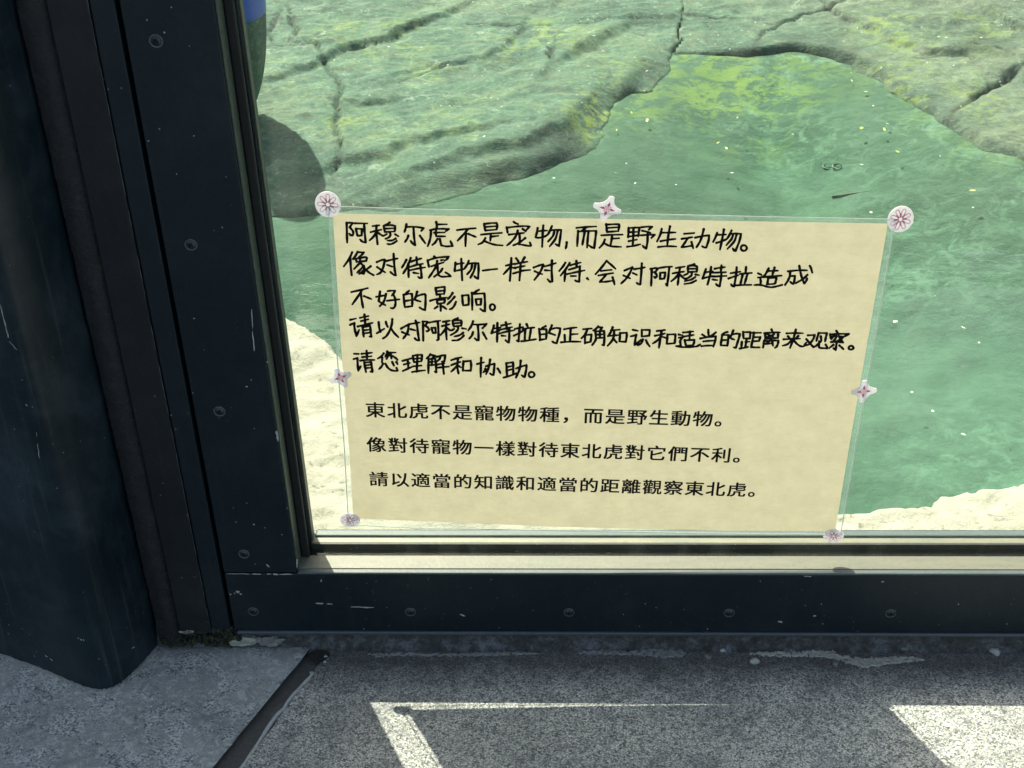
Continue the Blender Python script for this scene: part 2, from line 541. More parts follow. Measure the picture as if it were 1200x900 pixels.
def mk_rock():
    a = Mat('mossy_rock')
    grey = a.attr('grey')
    rot = a.map(a.pos, (1.6, 4.6, 4.6), (0, 0, math.radians(30)))
    s1 = a.noise(2.8, 8, 0.72, rot, 0.6)
    s2 = a.noise(7.5, 7, 0.75, rot, 0.4)
    n1 = a.noise(5.5, 8, 0.74, dist=1.0)
    n2 = a.noise(30, 8, 0.78, dist=0.6)
    n3 = a.noise(150, 6, 0.75)
    green = a.ramp(n1, [(0.34, (0.012, 0.048, 0.032)), (0.43, (0.027, 0.088, 0.058)), (0.52, (0.047, 0.122, 0.079)), (0.60, (0.080, 0.142, 0.080)), (0.70, (0.120, 0.245, 0.172))])
    gry = a.ramp(n1, [(0.32, (0.046, 0.068, 0.046)), (0.45, (0.100, 0.128, 0.090)), (0.55, (0.142, 0.160, 0.112)), (0.72, (0.24, 0.28, 0.21))])
    c = a.mix(grey, green, gry)
    c = a.mix(a.math('MULTIPLY', a.ramp(s1, [(0.54, 0.0), (0.60, 1.0)]), 0.32), c, (0.105, 0.125, 0.080))
    c = a.mix(a.math('MULTIPLY', a.ramp(s1, [(0.36, 1.0), (0.44, 0.0)]), 0.60), c, (0.022, 0.052, 0.038))
    c = a.mix(a.math('MULTIPLY', a.ramp(s2, [(0.55, 0.0), (0.62, 1.0)]), 0.45), c, (0.15, 0.215, 0.155))
    c = a.mix(a.math('MULTIPLY', a.ramp(s2, [(0.36, 1.0), (0.43, 0.0)]), 0.55), c, (0.026, 0.042, 0.028))
    c = a.mix(a.math('MULTIPLY', a.ramp(n2, [(0.55, 0.0), (0.62, 1.0)]), 0.50), c, (0.16, 0.265, 0.165))
    c = a.mix(a.math('MULTIPLY', a.ramp(n2, [(0.38, 1.0), (0.45, 0.0)]), 0.55), c, (0.018, 0.042, 0.026))
    c = a.mix(a.math('MULTIPLY', a.ramp(n3, [(0.38, 1.0), (0.46, 0.0)]), 0.42), c, (0.022, 0.046, 0.030))
    c = a.mix(a.math('MULTIPLY', a.ramp(n3, [(0.55, 0.0), (0.63, 1.0)]), 0.32), c, (0.24, 0.33, 0.24))
    c = a.mix(a.math('MULTIPLY', a.math('MULTIPLY', a.attr('face_shade'), a.ramp(a.noise(22, 6, 0.75), [(0.30, 0.3), (0.6, 1.0)])), 0.75), c, (0.008, 0.030, 0.023))  # shade of the ledge faces painted into the rock colour
    # yellow-green moss tufts
    moss = a.math('MULTIPLY', a.attr('algae'), a.ramp(a.math('ADD', a.math('MULTIPLY', a.noise(60, 7, 0.78), 0.6), a.math('MULTIPLY', a.noise(14, 4, 0.7), 0.4)), [(0.505, 0.0), (0.55, 1.0)]))
    c = a.mix(a.math('MULTIPLY', moss, 0.80), c, (0.175, 0.255, 0.050))
    # lichen patches and specks
    lp = a.math('MULTIPLY', a.ramp(a.noise(16, 7, 0.75, dist=0.8), [(0.60, 0.0), (0.66, 1.0)]), 0.5)
    c = a.mix(lp, c, (0.25, 0.34, 0.28))
    sp = a.math('MULTIPLY', a.ramp(a.voro(60), [(0.0, 1.0), (0.07, 1.0), (0.11, 0.0)]), a.ramp(a.noise(8, 3), [(0.5, 0.0), (0.6, 1.0)]))
    c = a.mix(a.math('MULTIPLY', sp, 0.8), c, (0.50, 0.54, 0.44))
    c = a.mix(a.math('MULTIPLY', a.attr('crack'), 0.85), c, (0.010, 0.014, 0.010))
    h = a.math('ADD', a.math('MULTIPLY', s1, 1.2), a.math('ADD', a.math('MULTIPLY', s2, 0.9), a.math('ADD', a.math('MULTIPLY', n2, 0.9), a.math('MULTIPLY', n3, 0.35))))
    a.bsdf(c, 0.78, a.bump(h, 0.65, 0.008))
    return a.m


def mk_bed():
    a = Mat('algae_pool_floor')
    n1 = a.noise(4, 6, 0.65, dist=0.5)
    n2 = a.noise(1.0, 6, 0.7, a.map(a.pos, (22, 34, 22), (0, 0, 0.1)))
    n3 = a.noise(130, 5, 0.7)
    c = a.ramp(n1, [(0.34, (0.040, 0.086, 0.060)), (0.5, (0.050, 0.104, 0.072)), (0.66, (0.064, 0.126, 0.088))])
    c = a.mix(a.math('MULTIPLY', a.ramp(n2, [(0.50, 0.0), (0.64, 1.0)]), 0.4), c, (0.082, 0.152, 0.108))
    c = a.mix(a.math('MULTIPLY', a.ramp(n2, [(0.36, 1.0), (0.47, 0.0)]), 0.5), c, (0.026, 0.074, 0.046))
    c = a.mix(a.math('MULTIPLY', a.ramp(n3, [(0.5, 0.0), (0.75, 1.0)]), 0.35), c, (0.03, 0.075, 0.046))
    al = a.math('MULTIPLY', a.attr('algae'), a.ramp(a.math('ADD', a.math('MULTIPLY', a.noise(16, 5, 0.7, dist=0.6), 0.6), a.math('MULTIPLY', a.noise(75, 5, 0.8, dist=1.0), 0.4)), [(0.485, 0.0), (0.535, 1.0)]))
    c = a.mix(a.math('MULTIPLY', al, 0.95), c, (0.155, 0.235, 0.055))
    wh = a.math('MULTIPLY', a.attr('pale'), a.ramp(a.noise(30, 6, 0.75, dist=1.0), [(0.48, 0.0), (0.62, 1.0)]))
    c = a.mix(a.math('MULTIPLY', wh, 0.7), c, (0.20, 0.33, 0.24))
    a.bsdf(c, 0.9, a.bump(a.math('ADD', n2, a.math('MULTIPLY', n3, 0.4)), 0.6, 0.008))
    return a.m


def mk_edge():
    a = Mat('pale_render_edge')
    n1 = a.noise(14, 6, 0.65)
    n2 = a.noise(75, 6, 0.72, dist=0.5)
    n3 = a.noise(330, 4, 0.7)
    c = a.ramp(n1, [(0.3, (0.27, 0.268, 0.215)), (0.6, (0.335, 0.335, 0.280)), (0.8, (0.39, 0.39, 0.335))])
    c = a.mix(a.math('MULTIPLY', a.ramp(n2, [(0.34, 1.0), (0.42, 0.0)]), 0.85), c, (0.115, 0.12, 0.085))
    c = a.mix(a.math('MULTIPLY', a.ramp(n2, [(0.56, 0.0), (0.7, 1.0)]), 0.5), c, (0.27, 0.32, 0.25))
    c = a.mix(a.math('MULTIPLY', a.ramp(n3, [(0.55, 0.0), (0.75, 1.0)]), 0.45), c, (0.16, 0.16, 0.125))
    a.bsdf(c, 0.85, a.bump(a.math('ADD', n2, a.math('MULTIPLY', n3, 0.4)), 0.8, 0.004))
    return a.m


def mk_water():
    a = Mat('green_water')
    tr = a.n('ShaderNodeBsdfTransparent')
    tr.inputs[0].default_value = (0.93, 0.98, 0.95, 1)
    gl = a.n('ShaderNodeBsdfGlossy')
    gl.inputs['Roughness'].default_value = 0.04
    h = a.math('ADD', a.noise(9, 4, 0.5, a.map(a.pos, (1, 2.2, 1))), a.math('MULTIPLY', a.noise(45, 3, 0.5), 0.25))
    nb = a.bump(h, 0.06, 0.02)
    a.l(nb, gl.inputs['Normal'])
    mx = a.n('ShaderNodeMixShader')
    a.l(a.fres(0.02, nb), mx.inputs[0]); a.l(tr.outputs[0], mx.inputs[1]); a.l(gl.outputs[0], mx.inputs[2])
    a.l(mx.outputs[0], a.out.inputs['Surface'])
    ab = a.n('ShaderNodeVolumeAbsorption')
    ab.inputs['Color'].default_value = (0.30, 0.88, 0.66, 1)
    ab.inputs['Density'].default_value = 1.0
    a.l(ab.outputs[0], a.out.inputs['Volume'])
    return a.m


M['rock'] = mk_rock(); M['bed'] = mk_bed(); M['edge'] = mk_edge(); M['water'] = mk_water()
M['blue'] = mk_plain('blue_plastic', (0.02, 0.08, 0.50), 0.35, 0.3, 60)
M['palefloat'] = mk_plain('weathered_grey_plastic', (0.20, 0.225, 0.20), 0.5, 0.6, 26)
M['rope'] = mk_plain('grey_rope', (0.20, 0.19, 0.16), 0.9, 0.4, 300)
M['pebble'] = mk_plain('pebble_grey', (0.30, 0.30, 0.28), 0.8, 0.4, 300)
M['pebble_dark'] = mk_plain('pebble_dark', (0.13, 0.125, 0.12), 0.8, 0.4, 300)
M['twig'] = mk_plain('wet_twig', (0.05, 0.07, 0.04), 0.6, 0.4, 200)
M['leaf'] = mk_trans('leaf_yellow_green', (0.30, 0.40, 0.10), (0.48, 0.56, 0.20), 0.3, 0.6)
M['fluff'] = mk_plain('white_fluff', (0.40, 0.46, 0.38), 0.8, 0.2, 200)
M['grass'] = mk_plain('far_grass', (0.06, 0.10, 0.035), 0.95, 0.5, 3, 0.5, 0.05)
M['header'] = mk_plain('navy_wall_panel', (0.012, 0.018, 0.026), 0.5, 0.3, 40)
M['podrim'] = mk_plain('pod_rim', (0.14, 0.25, 0.17), 0.6, 0.2, 200)
M['seed'] = mk_plain('dark_wet_seed', (0.015, 0.03, 0.02), 0.9, 0.4, 200)

# ================================================================== LARGE STRUCTURE
# ---- ground outside
def sheet(name, pts, mat, dz=0.0, kind='structure', parent=None):
    bm = bmesh.new()
    bm.faces.new([bm.verts.new((x, y, gz(x, y) + dz)) for x, y in pts])
    o = obj(name, bm, mat, parent)
    tag(o, kind=kind)
    return o


jl0, jl1 = onG(361, 765), onG(250, 900)          # left edge of the joint
jr0, jr1 = onG(384, 765), onG(283, 900)          # right edge of the joint


def ext(p, q, y):
    t = (y - p[1]) / (q[1] - p[1])
    return (p[0] + (q[0] - p[0]) * t, y)


YB = 0.04
far_y = -60.0


def wav(p, q, y0, y1, n, amp, seed):
    out = []
    for i in range(n + 1):
        y = y0 + (y1 - y0) * i / n
        x = ext(p, q, y)[0] + amp * noise.noise(Vector((y * 60, seed, 0))) * (1 if y > -0.6 else 0)
        out.append((x, y))
    return out


Lj = wav(jl0, jl1, YB, -0.6, 60, 0.0022, 1.0)
Rj = wav(jr0, jr1, YB, -0.6, 60, 0.0050, 9.0)
g0 = sheet('ground', [(-60, YB), (-60, far_y), (60, far_y), (60, YB)], M['joint'], -0.006)
slab = sheet('concrete_slab', Lj + [ext(jl0, jl1, -3.0), (-3.0, -3.0), (-3.0, YB)], M['slab'], 0.0015)
pav = sheet('aggregate_paving', list(reversed(Rj)) + [(3.0, YB), (3.0, -4.0), ext(jr0, jr1, -3.0)], M['paving'], 0.0)

# ---- window wall: everything on the plane y = 0
FY = -0.0227            # face of the frame
TOP = 1.30  # unseen window top, set low to limit sunlit ground mirrored in the glass
XR = 1.95               # right end of this window
WIN = empty('window_frame', (0.8, 0.0, 0.0))
tag(WIN, 'dark navy metal window frame with screwed flat stile and bottom rail around the glass', 'window frame')
boxobj('stile', (-0.3058, -0.2405, FY, -0.0005, 0.0962, TOP), M['paint'], WIN, 0.0010)
boxobj('bottom_rail', (-0.3058, XR + 0.065, FY - 0.0003, -0.0005, 0.0262, 0.0950), M['paint'], WIN, 0.0014, 3)
boxobj('rail_lip', (-0.3035, XR + 0.065, FY - 0.0020, -0.008, 0.0225, 0.0262), M['lip_highlight'], WIN, 0.0012, 3)
boxobj('stile', (XR, XR + 0.065, FY, -0.0005, 0.0962, TOP), M['paint'], WIN, 0.0010)
boxobj('top_rail', (-0.3058, XR + 0.065, FY, -0.0005, TOP + 0.0008, TOP + 0.07), M['paint'], WIN, 0.0010)
# thin dusty capping on the sill, its front edge just proud of the rail
bm = bmesh.new()
box(bm, -0.2399, XR - 0.0005, FY + 0.0045, -0.0006, 0.0951, 0.0976, 0.0006, 2)
obj('sill_cap', bm, M['sill'], WIN)
boxobj('sill_nosing', (-0.2399, XR - 0.0005, FY - 0.0012, FY + 0.0044, 0.0951, 0.0973), M['nosing'], WIN, 0.0010, 3)
boxobj('side_reveal', (-0.2404, -0.2392, FY + 0.0012, -0.0042, 0.0977, TOP - 0.001), M['reveal'], WIN, 0.0003, 1)
boxobj('side_gasket', (-0.2391, -0.2318, -0.0041, -0.0003, 0.0978, TOP - 0.001), M['rubber'], WIN, 0.0012)
# inner half of the frame behind the glass
boxobj('inner_stile', (-0.3058, -0.2322, 0.0115, 0.0285, 0.02, TOP), M['paint'], WIN, 0.0010)
boxobj('inner_bead', (-0.2320, -0.2308, 0.0122, 0.0200, 0.1030, TOP - 0.001), M['olive'], WIN, 0.0003, 1)
boxobj('inner_rail', (-0.3058, XR + 0.065, 0.0120, 0.0286, -0.05, 0.1015), M['inner_sill'], WIN, 0.0010, 2)
boxobj('inner_lip', (-0.2300, XR + 0.06, 0.0200, 0.0284, 0.1016, 0.1034), M['lip'], WIN, 0.0014, 3)
boxobj('inner_stile', (XR, XR + 0.065, 0.0115, 0.0285, 0.02, TOP), M['paint'], WIN, 0.0010)
# glass
bm = bmesh.new()
box(bm, -0.2400, XR + 0.004, 0.0, 0.0100, 0.0960, TOP + 0.003)
obj('glass_pane', bm, M['glass'], WIN)
boxobj('rail_face_shade', (-0.2320, XR - 0.001, 0.0103, 0.0119, 0.05, 0.1013), M['rail_shade'], WIN)  # black strip painted for the rail's shaded face, with dirt specks


# screws, each a part: sunk head with a cross recess in a worn ring
def ring_profile(bm, prof, n=28):
    rows = []
    for r, h in prof:
        rows.append([bm.verts.new((r * math.cos(2 * math.pi * k / n), h, r * math.sin(2 * math.pi * k / n))) for k in range(n)])
    for a, b in zip(rows, rows[1:]):
        for k in range(n):
            bm.faces.new((a[k], a[(k + 1) % n], b[(k + 1) % n], b[k]))
    return rows


def screw_mesh():
    bm = bmesh.new()
    rows = ring_profile(bm, [(0.0050, 0.0002), (0.0048, -0.0004), (0.0043, -0.0006), (0.0040, 0.0001), (0.0036, 0.0001), (0.0032, -0.0005), (0.0013, -0.0009)])
    bm.faces.new(list(reversed(rows[-1])))
    for f in bm.faces:
        f.smooth = True
    for i, f in enumerate(bm.faces):
        c = f.calc_center_median()
        f.material_index = 1 if math.hypot(c.x, c.z) > 0.0040 else 0
    for s in range(2):
        a = (0.0022, 0.0005) if s else (0.0005, 0.0022)
        box(bm, -a[0], a[0], -0.00105, -0.0006, -a[1], a[1])
    me = bpy.data.meshes.new('screw')
    bm.to_mesh(me); bm.free()
    for p in me.polygons[-12:]:
        p.material_index = 2
    me.materials.append(M['screw']); me.materials.append(M['screw_rim']); me.materials.append(M['black'])
    return me


sm = screw_mesh()
first = None
spots = [(-0.2850, z) for z in (0.118, 0.271, 0.425, 0.585, 0.74, 0.90, 1.05, 1.2)] + [(-0.2855 + 0.1427 * k, 0.0500) for k in range(0, 15)]
for i, (x, z) in enumerate(spots):
    if first is None:
        first = link('screw', sm, None, WIN)
        o = first
    else:
        o = first.copy(); COL.objects.link(o); o.parent = WIN; o.matrix_parent_inverse = Matrix.Translation(-WIN.location)
    o.location = (x, FY - 0.0002, z)
    o.rotation_euler = (0, random.uniform(0, 3), 0)


# paint chips and scratches: thin flakes on the faces (px where seen -> point on the real face)
def flake(bm, pts3, nrm, w, jit=0.35):
    """a thin scratch along the 3-D points"""
    prev = None
    nrm = Vector(nrm)
    for i, p in enumerate(pts3):
        p = Vector(p)
        q = Vector(pts3[min(i + 1, len(pts3) - 1)]) - Vector(pts3[max(i - 1, 0)])
        s = q.cross(nrm)
        s = s.normalized() if s.length > 0 else Vector((0, 0, 1))
        ww = w * (1 + random.uniform(-jit, jit)) * (0.5 if i in (0, len(pts3) - 1) else 1)
        a = bm.verts.new(p + s * ww + nrm * 0.00012); b = bm.verts.new(p - s * ww + nrm * 0.00012)
        if prev:
            bm.faces.new((prev[0], prev[1], b, a))
        prev = (a, b)


def scratch_line(bm, f, p, q, w, nrm, n=6, gap=0.0):
    pts = []
    for i in range(n + 1):
        t = i / n
        u, v = p[0] + (q[0] - p[0]) * t + random.uniform(-.3, .3), p[1] + (q[1] - p[1]) * t + random.uniform(-.25, .25)
        if gap and random.random() < gap:
            if len(pts) > 1: flake(bm, pts, nrm, w)
            pts = []
            continue
        pts.append(f(u, v))
    if len(pts) > 1: flake(bm, pts, nrm, w)


def blob(bm, c, nrm, r, n=9):
    nrm = Vector(nrm)
    a = nrm.orthogonal().normalized(); b = nrm.cross(a)
    vs = []
    for k in range(n):
        t = 2 * math.pi * k / n
        rr = r * random.uniform(0.55, 1.2)
        vs.append(bm.verts.new(Vector(c) + a * rr * math.cos(t) + b * rr * math.sin(t) + nrm * 0.00012))
    bm.faces.new(vs)


fr = lambda u, v: onY(u, v, FY - 0.0004)
N = (0, -1, 0)
bm = bmesh.new()
for p, q, w in (((370, 707), (379, 707.3), 0.0008), ((383, 707.5), (390, 707.8), 0.0005), ((411, 711), (438, 712), 0.0007),
                ((539, 719.5), (545, 722), 0.0008), ((295, 672.4), (306, 672.6), 0.0007), ((313, 672.5), (318, 672.7), 0.0006),
                ((320, 672.8), (326, 673), 0.0009), ((327, 672.8), (343, 673), 0.0005), ((266, 672.2), (293, 672.4), 0.0003),
                ((312, 661), (315.5, 664.5), 0.0006), ((295, 362), (296, 385), 0.0003), ((296, 388), (298.2, 411), 0.0004),
                ((376.5, 679), (376, 682), 0.0005), ((912, 728), (917, 729), 0.0008), ((953, 722), (956, 721.5), 0.0007),
                ((1033, 681.5), (1036, 681.8), 0.0006), ((942, 675.5), (951, 675.5), 0.0005), ((348, 655), (348, 665), 0.0006),
                ((324, 505), (326, 517), 0.0008)):
    scratch_line(bm, fr, p, q, w, N)
for u, v, r in ((192.5, 38, 0.0009), (222, 54, 0.0004), (187, 151, 0.0005), (174, 165, 0.0005), (227, 159, 0.0005), (207, 204, 0.0005),
                (227.5, 373, 0.0006), (289, 453, 0.0009), (294.5, 445, 0.0006), (226, 460.5, 0.0005), (298, 502, 0.0004), (313.5, 424, 0.0009),
                (297.5, 614.5, 0.0009), (299, 661, 0.0006), (270, 696.5, 0.0009), (275, 695, 0.0008), (279, 693.5, 0.0018), (282, 696, 0.0010),
                (601, 698, 0.0003), (891, 681, 0.0006), (1123, 708, 0.0008), (962.5, 708, 0.0006), (730.5, 720, 0.0006), (769, 712, 0.0004),
                (829, 737, 0.0006), (1180, 731, 0.0006), (429, 725, 0.0003), (478, 686, 0.0004), (585, 735.5, 0.0005)):
    blob(bm, fr(u, v), N, r)
for k in range(60):
    blob(bm, (random.uniform(-0.2, 0.4), FY - 0.0004, random.uniform(0.03, 0.094)), N, random.uniform(0.00015, 0.0004), 6)
o = obj('paint_chips', bm, M['chip'], WIN); tag(o, kind='stuff')

# ---- post between column and window: two plates, a weld seam
POST = empty('wall_post', (-0.34, 0, 0))
tag(POST, 'dark flat steel post with vertical seams between the thick column and the window frame', 'post')
boxobj('plate', (-0.3270, -0.3094, FY + 0.0005, 0.03, 0.0270, 2.25), M['paint'], POST, 0.0012, 3)
boxobj('plate', (-0.3560, -0.3274, FY - 0.0012, 0.03, 0.0255, 2.25), M['paint_post'], POST, 0.0008)
boxobj('backing', (-0.380, -0.3059, -0.002, 0.029, 0.012, 2.25), M['black'], POST)
# ragged sealant seam beside the column
bm = bmesh.new()
rows = []
nz = 900
for i in range(nz + 1):
    z = 0.010 + (2.24) * (i / nz) ** 1.4
    row = []
    for j in range(9):
        t = j / 8
        x = -0.378 + t * 0.0215 + (0.0016 * noise.noise(Vector((z * 60, 3.1, 0))) + 0.0013 * noise.noise(Vector((z * 190, 7, 0)))) * (1 if j == 8 else 0.4)
        y = -0.0205 - 0.0030 * math.sin(math.pi * min(1, max(0, t))) + 0.0009 * noise.noise(Vector((x * 160, z * 70, 1)))
        if j == 8: y = FY + 0.004
        row.append(bm.verts.new((x, y, z)))
    rows.append(row)
for a, b in zip(rows, rows[1:]):
    for j in range(8):
        bm.faces.new((a[j], a[j + 1], b[j + 1], b[j]))
obj('sealant_seam', bm, M['weld'], POST, True)
# thin worn edge line along the plate joint
bm = bmesh.new()
for k in range(90):
    z = 0.03 + k * 0.0125
    if random.random() < 0.8:
        flake(bm, [(-0.3272 + random.uniform(-.0002, .0002), FY - 0.0013, z + 0.0125 * t / 3) for t in range(4)], N, random.uniform(0.00012, 0.0003))
for u, v, r in ((213, 677, 0.0009), (228, 676, 0.0008), (231, 675, 0.0006), (124.5, 368.5, 0.0006), (176, 534, 0.0006), (242, 729, 0.0008)):
    blob(bm, onY(u, v, FY - 0.0013), N, r)
o = obj('worn_edge', bm, M['screw_rim'], POST); tag(o, kind='stuff')
bm = bmesh.new()
for k in range(7):
    blob(bm, onY(211 + k * 2.4, 741 - abs(k - 2) * 0.3, FY - 0.0016), N, random.uniform(0.0012, 0.0022))
o = obj('bare_patch', bm, M['mortar_pale'], POST)

# ---- column: footprint read on the ground, extruded
foot_px = [(189, 754), (175, 771), (160, 787), (151, 796), (143, 802), (135, 807), (127, 809.5), (118, 811), (110, 810), (101, 807.5), (87, 802), (43, 783), (0, 768)]
fp = [onG(u, v)[:2] for u, v in foot_px]
d = np.array(fp[-1]) - np.array(fp[-2]); d /= np.linalg.norm(d)
fp.append(np.array(fp[-1]) + d * 0.11)
fp.append(np.array(fp[-1]) + np.array([-0.02, 0.05]))
fp.append(np.array([fp[-1][0], 0.10])); fp.append(np.array([fp[0][0] - 0.0, 0.10]))
# smooth the rounded nose
ring = []
for i in range(len(fp)):
    if 2 <= i <= 10:
        for t in (0, 0.5):
            p0, p1, p2, p3 = (np.array(fp[j]) for j in (i - 1, i, i + 1, i + 2))
            q = 0.5 * ((2 * p1) + (-p0 + p2) * t + (2 * p0 - 5 * p1 + 4 * p2 - p3) * t * t + (-p0 + 3 * p1 - 3 * p2 + p3) * t ** 3)
            ring.append(q)
    else:
        ring.append(np.array(fp[i]))
for _ in range(2):
    r2 = list(ring)
    for i in range(2, 20):
        r2[i] = 0.25 * ring[i - 1] + 0.5 * ring[i] + 0.25 * ring[i + 1]
    ring = r2
bm = bmesh.new()
levels = [-0.01, 0.004, 0.05, 0.2, 0.6, 1.2, 3.4]
rows = [[bm.verts.new((p[0], p[1], z)) for p in ring] for z in levels]
for a, b in zip(rows, rows[1:]):
    for j in range(len(ring)):
        k = (j + 1) % len(ring)
        bm.faces.new((a[j], b[j], b[k], a[k]))
bm.faces.new(rows[-1])
bmesh.ops.recalc_face_normals(bm, faces=bm.faces)
COLN = empty('steel_column', (-0.45, 0.0, 0.0))
tag(COLN, 'thick navy painted steel column with rounded nose and scuffed paint at the left', 'column')
o = obj('shaft', bm, M['paint_column'], COLN, True)
bm = bmesh.new()
prev = None
for i, p in enumerate(ring[:24] * 1):
    for t in np.linspace(0, 1, 8)[:-1]:
        q = p + (ring[i + 1] - p) * t
        d_ = ring[i + 1] - p; d_ = d_ / (np.linalg.norm(d_) + 1e-9); nn = np.array([d_[1], -d_[0]])
        if nn @ (q - np.array([-0.45, 0.05])) < 0: nn = -nn
        w = 0.0014 + 0.0013 * noise.noise(Vector((q[0] * 300, q[1] * 300, 2)))
        h = max(0.0006, 0.0016 + 0.0016 * noise.noise(Vector((q[0] * 420, q[1] * 420, 8))))
        g = gz(q[0], q[1])
        row = [bm.verts.new((q[0] - nn[0] * .001, q[1] - nn[1] * .001, g + 0.0015 + h)), bm.verts.new((q[0] + nn[0] * w * .5, q[1] + nn[1] * w * .5, g + 0.0015 + h * .8)), bm.verts.new((q[0] + nn[0] * w * 1.6, q[1] + nn[1] * w * 1.6, g))]
        if prev:
            for k in range(2): bm.faces.new((prev[k], prev[k + 1], row[k + 1], row[k]))
        prev = row
bmesh.ops.recalc_face_normals(bm, faces=bm.faces)
obj('foot_seal', bm, M['mortar'], COLN, True)
# scratches on the column faces
pA, pB = fp[10], fp[12]
colL = lambda u, v: onV(u, v, pA, pB)
nL = Vector((-(pB[1] - pA[1]), (pB[0] - pA[0]), 0)).normalized()
if nL.y > 0: nL = -nL
bm = bmesh.new()
for p, q, w in (((53, 768), (62, 774), 0.0007), ((0, 356), (9, 392), 0.0004), ((4, 370), (10, 396), 0.0005), ((43, 507), (46, 537), 0.0003), ((30, 474), (33, 476), 0.0006), ((11, 400), (20, 410), 0.0003)):
    scratch_line(bm, colL, p, q, w, nL, 7, 0.12)
for u, v, r in ((95, 749.5, 0.0012), (98, 750, 0.0010), (92, 748, 0.0008), (17, 503, 0.0005), (26, 445, 0.0005), (40, 623, 0.0005), (67, 572, 0.0005), (62, 520, 0.0004), (38, 477, 0.0005)):
    blob(bm, colL(u, v), nL, r)
pC, pD = fp[0], fp[2]
colR = lambda u, v: onV(u, v, pC, pD)
nR = Vector((-(pD[1] - pC[1]), (pD[0] - pC[0]), 0)).normalized()
if nR.x < 0: nR = -nR
scratch_line(bm, colR, (154, 760), (160, 756.5), 0.0005, nR)
for u, v, r in ((167, 750.5, 0.0005), (124, 779, 0.0004), (115, 773, 0.0003)):
    blob(bm, colR(u, v), nR, r)
o = obj('paint_chips', bm, M['chip'], COLN); tag(o, kind='stuff')

# ---- wall foot under the rail: a ragged recessed plinth
bm = bmesh.new()
nx = 520
prof = [(0.0, 0.0228), (0.0, 0.014), (-0.0015, 0.006), (-0.004, 0.0015), (-0.009, 0.0005)]
rows = []
for i in range(nx + 1):
    x = -0.382 + (XR + 0.5) * i / nx
    row = []
    for j, (dy, z) in enumerate(prof):
        a = 0.0013 * (j > 0)
        n_ = noise.noise(Vector((x * 90, j * 0.7, 2))) + 0.6 * noise.noise(Vector((x * 260, j, 5)))
        row.append(bm.verts.new((x, -0.0165 + dy + a * n_, z + 0.0009 * n_ * (j > 0))))
    rows.append(row)
for a, b in zip(rows, rows[1:]):
    for j in range(len(prof) - 1):
        bm.faces.new((a[j], a[j + 1], b[j + 1], b[j]))
bmesh.ops.recalc_face_normals(bm, faces=bm.faces)
o = obj('wall_foot', bm, M['foot'], None, True); tag(o, kind='structure')


def lump(name, x, y, z, sx, sy, sz, mat, rough=0.25, seed=0.0, sub=2, parent=None, rz=0.0):
    bm = bmesh.new()
    bmesh.ops.create_icosphere(bm, subdivisions=sub, radius=1.0)
    for v in bm.verts:
        k = 1 + rough * noise.noise(v.co * 1.3 + Vector((seed, seed * 2, 0))) + rough * 0.5 * noise.noise(v.co * 3.1 + Vector((seed, 1, 5)))
        c = v.co * k
        c.z = max(c.z, -0.55)
        v.co = Vector((c.x * sx, c.y * sy, c.z * sz))
    bmesh.ops.rotate(bm, verts=bm.verts, cent=(0, 0, 0), matrix=Matrix.Rotation(rz, 3, 'Z'))
    o = obj(name, bm, mat, parent, True)
    o.location = (x, y, z) if parent is None else Vector((x, y, z)) - parent.location
    if parent is not None: o.matrix_parent_inverse = Matrix.Identity(4)
    return o


# two pale mortar chunks wedged under the corner of the frame
p = onG(292, 757); o = lump('mortar_chunk', p[0] - 0.002, -0.0185, 0.0095, 0.0135, 0.004, 0.0062, M['mortar_pale'], 0.7, 1.2, 4)
tag(o, 'pale crumbly mortar chunk wedged under the left corner of the window rail beside the moss', 'mortar chunk')
p = onG(320, 758); o = lump('mortar_chunk', p[0], -0.0180, 0.0085, 0.0115, 0.0035, 0.0058, M['mortar'], 0.7, 4.2, 4)
tag(o, 'grey mortar chunk under the rail, just right of the pale one by the moss', 'mortar chunk')
# moss in the corner under the post
bm = bmesh.new()
for k in range(300):
    u = random.uniform(190, 282); vv = random.gauss(750, 4)
    if u > 240: vv -= max(0, (u - 240)) * 0.06
    if 255 < u < 278: vv += random.uniform(-9, 5)
    y = -0.0195 + random.uniform(-0.004, 0.004)
    c = onY(u, min(vv, 757), y)
    r = random.uniform(0.0008, 0.0024)
    mt = Matrix.Translation(Vector(c)) @ Matrix.Rotation(random.uniform(0, 3), 4, 'Z')
    bmesh.ops.create_icosphere(bm, subdivisions=1, radius=r, matrix=mt)
for v in bm.verts:
    v.co += Vector((noise.noise(v.co * 900), noise.noise(v.co * 900 + Vector((5, 0, 0))), noise.noise(v.co * 900 + Vector((0, 5, 0))))) * 0.0008
o = obj('moss', bm, M['moss'])
tag(o, 'dark damp moss growing in the corner under the post and frame', 'moss', kind='stuff')

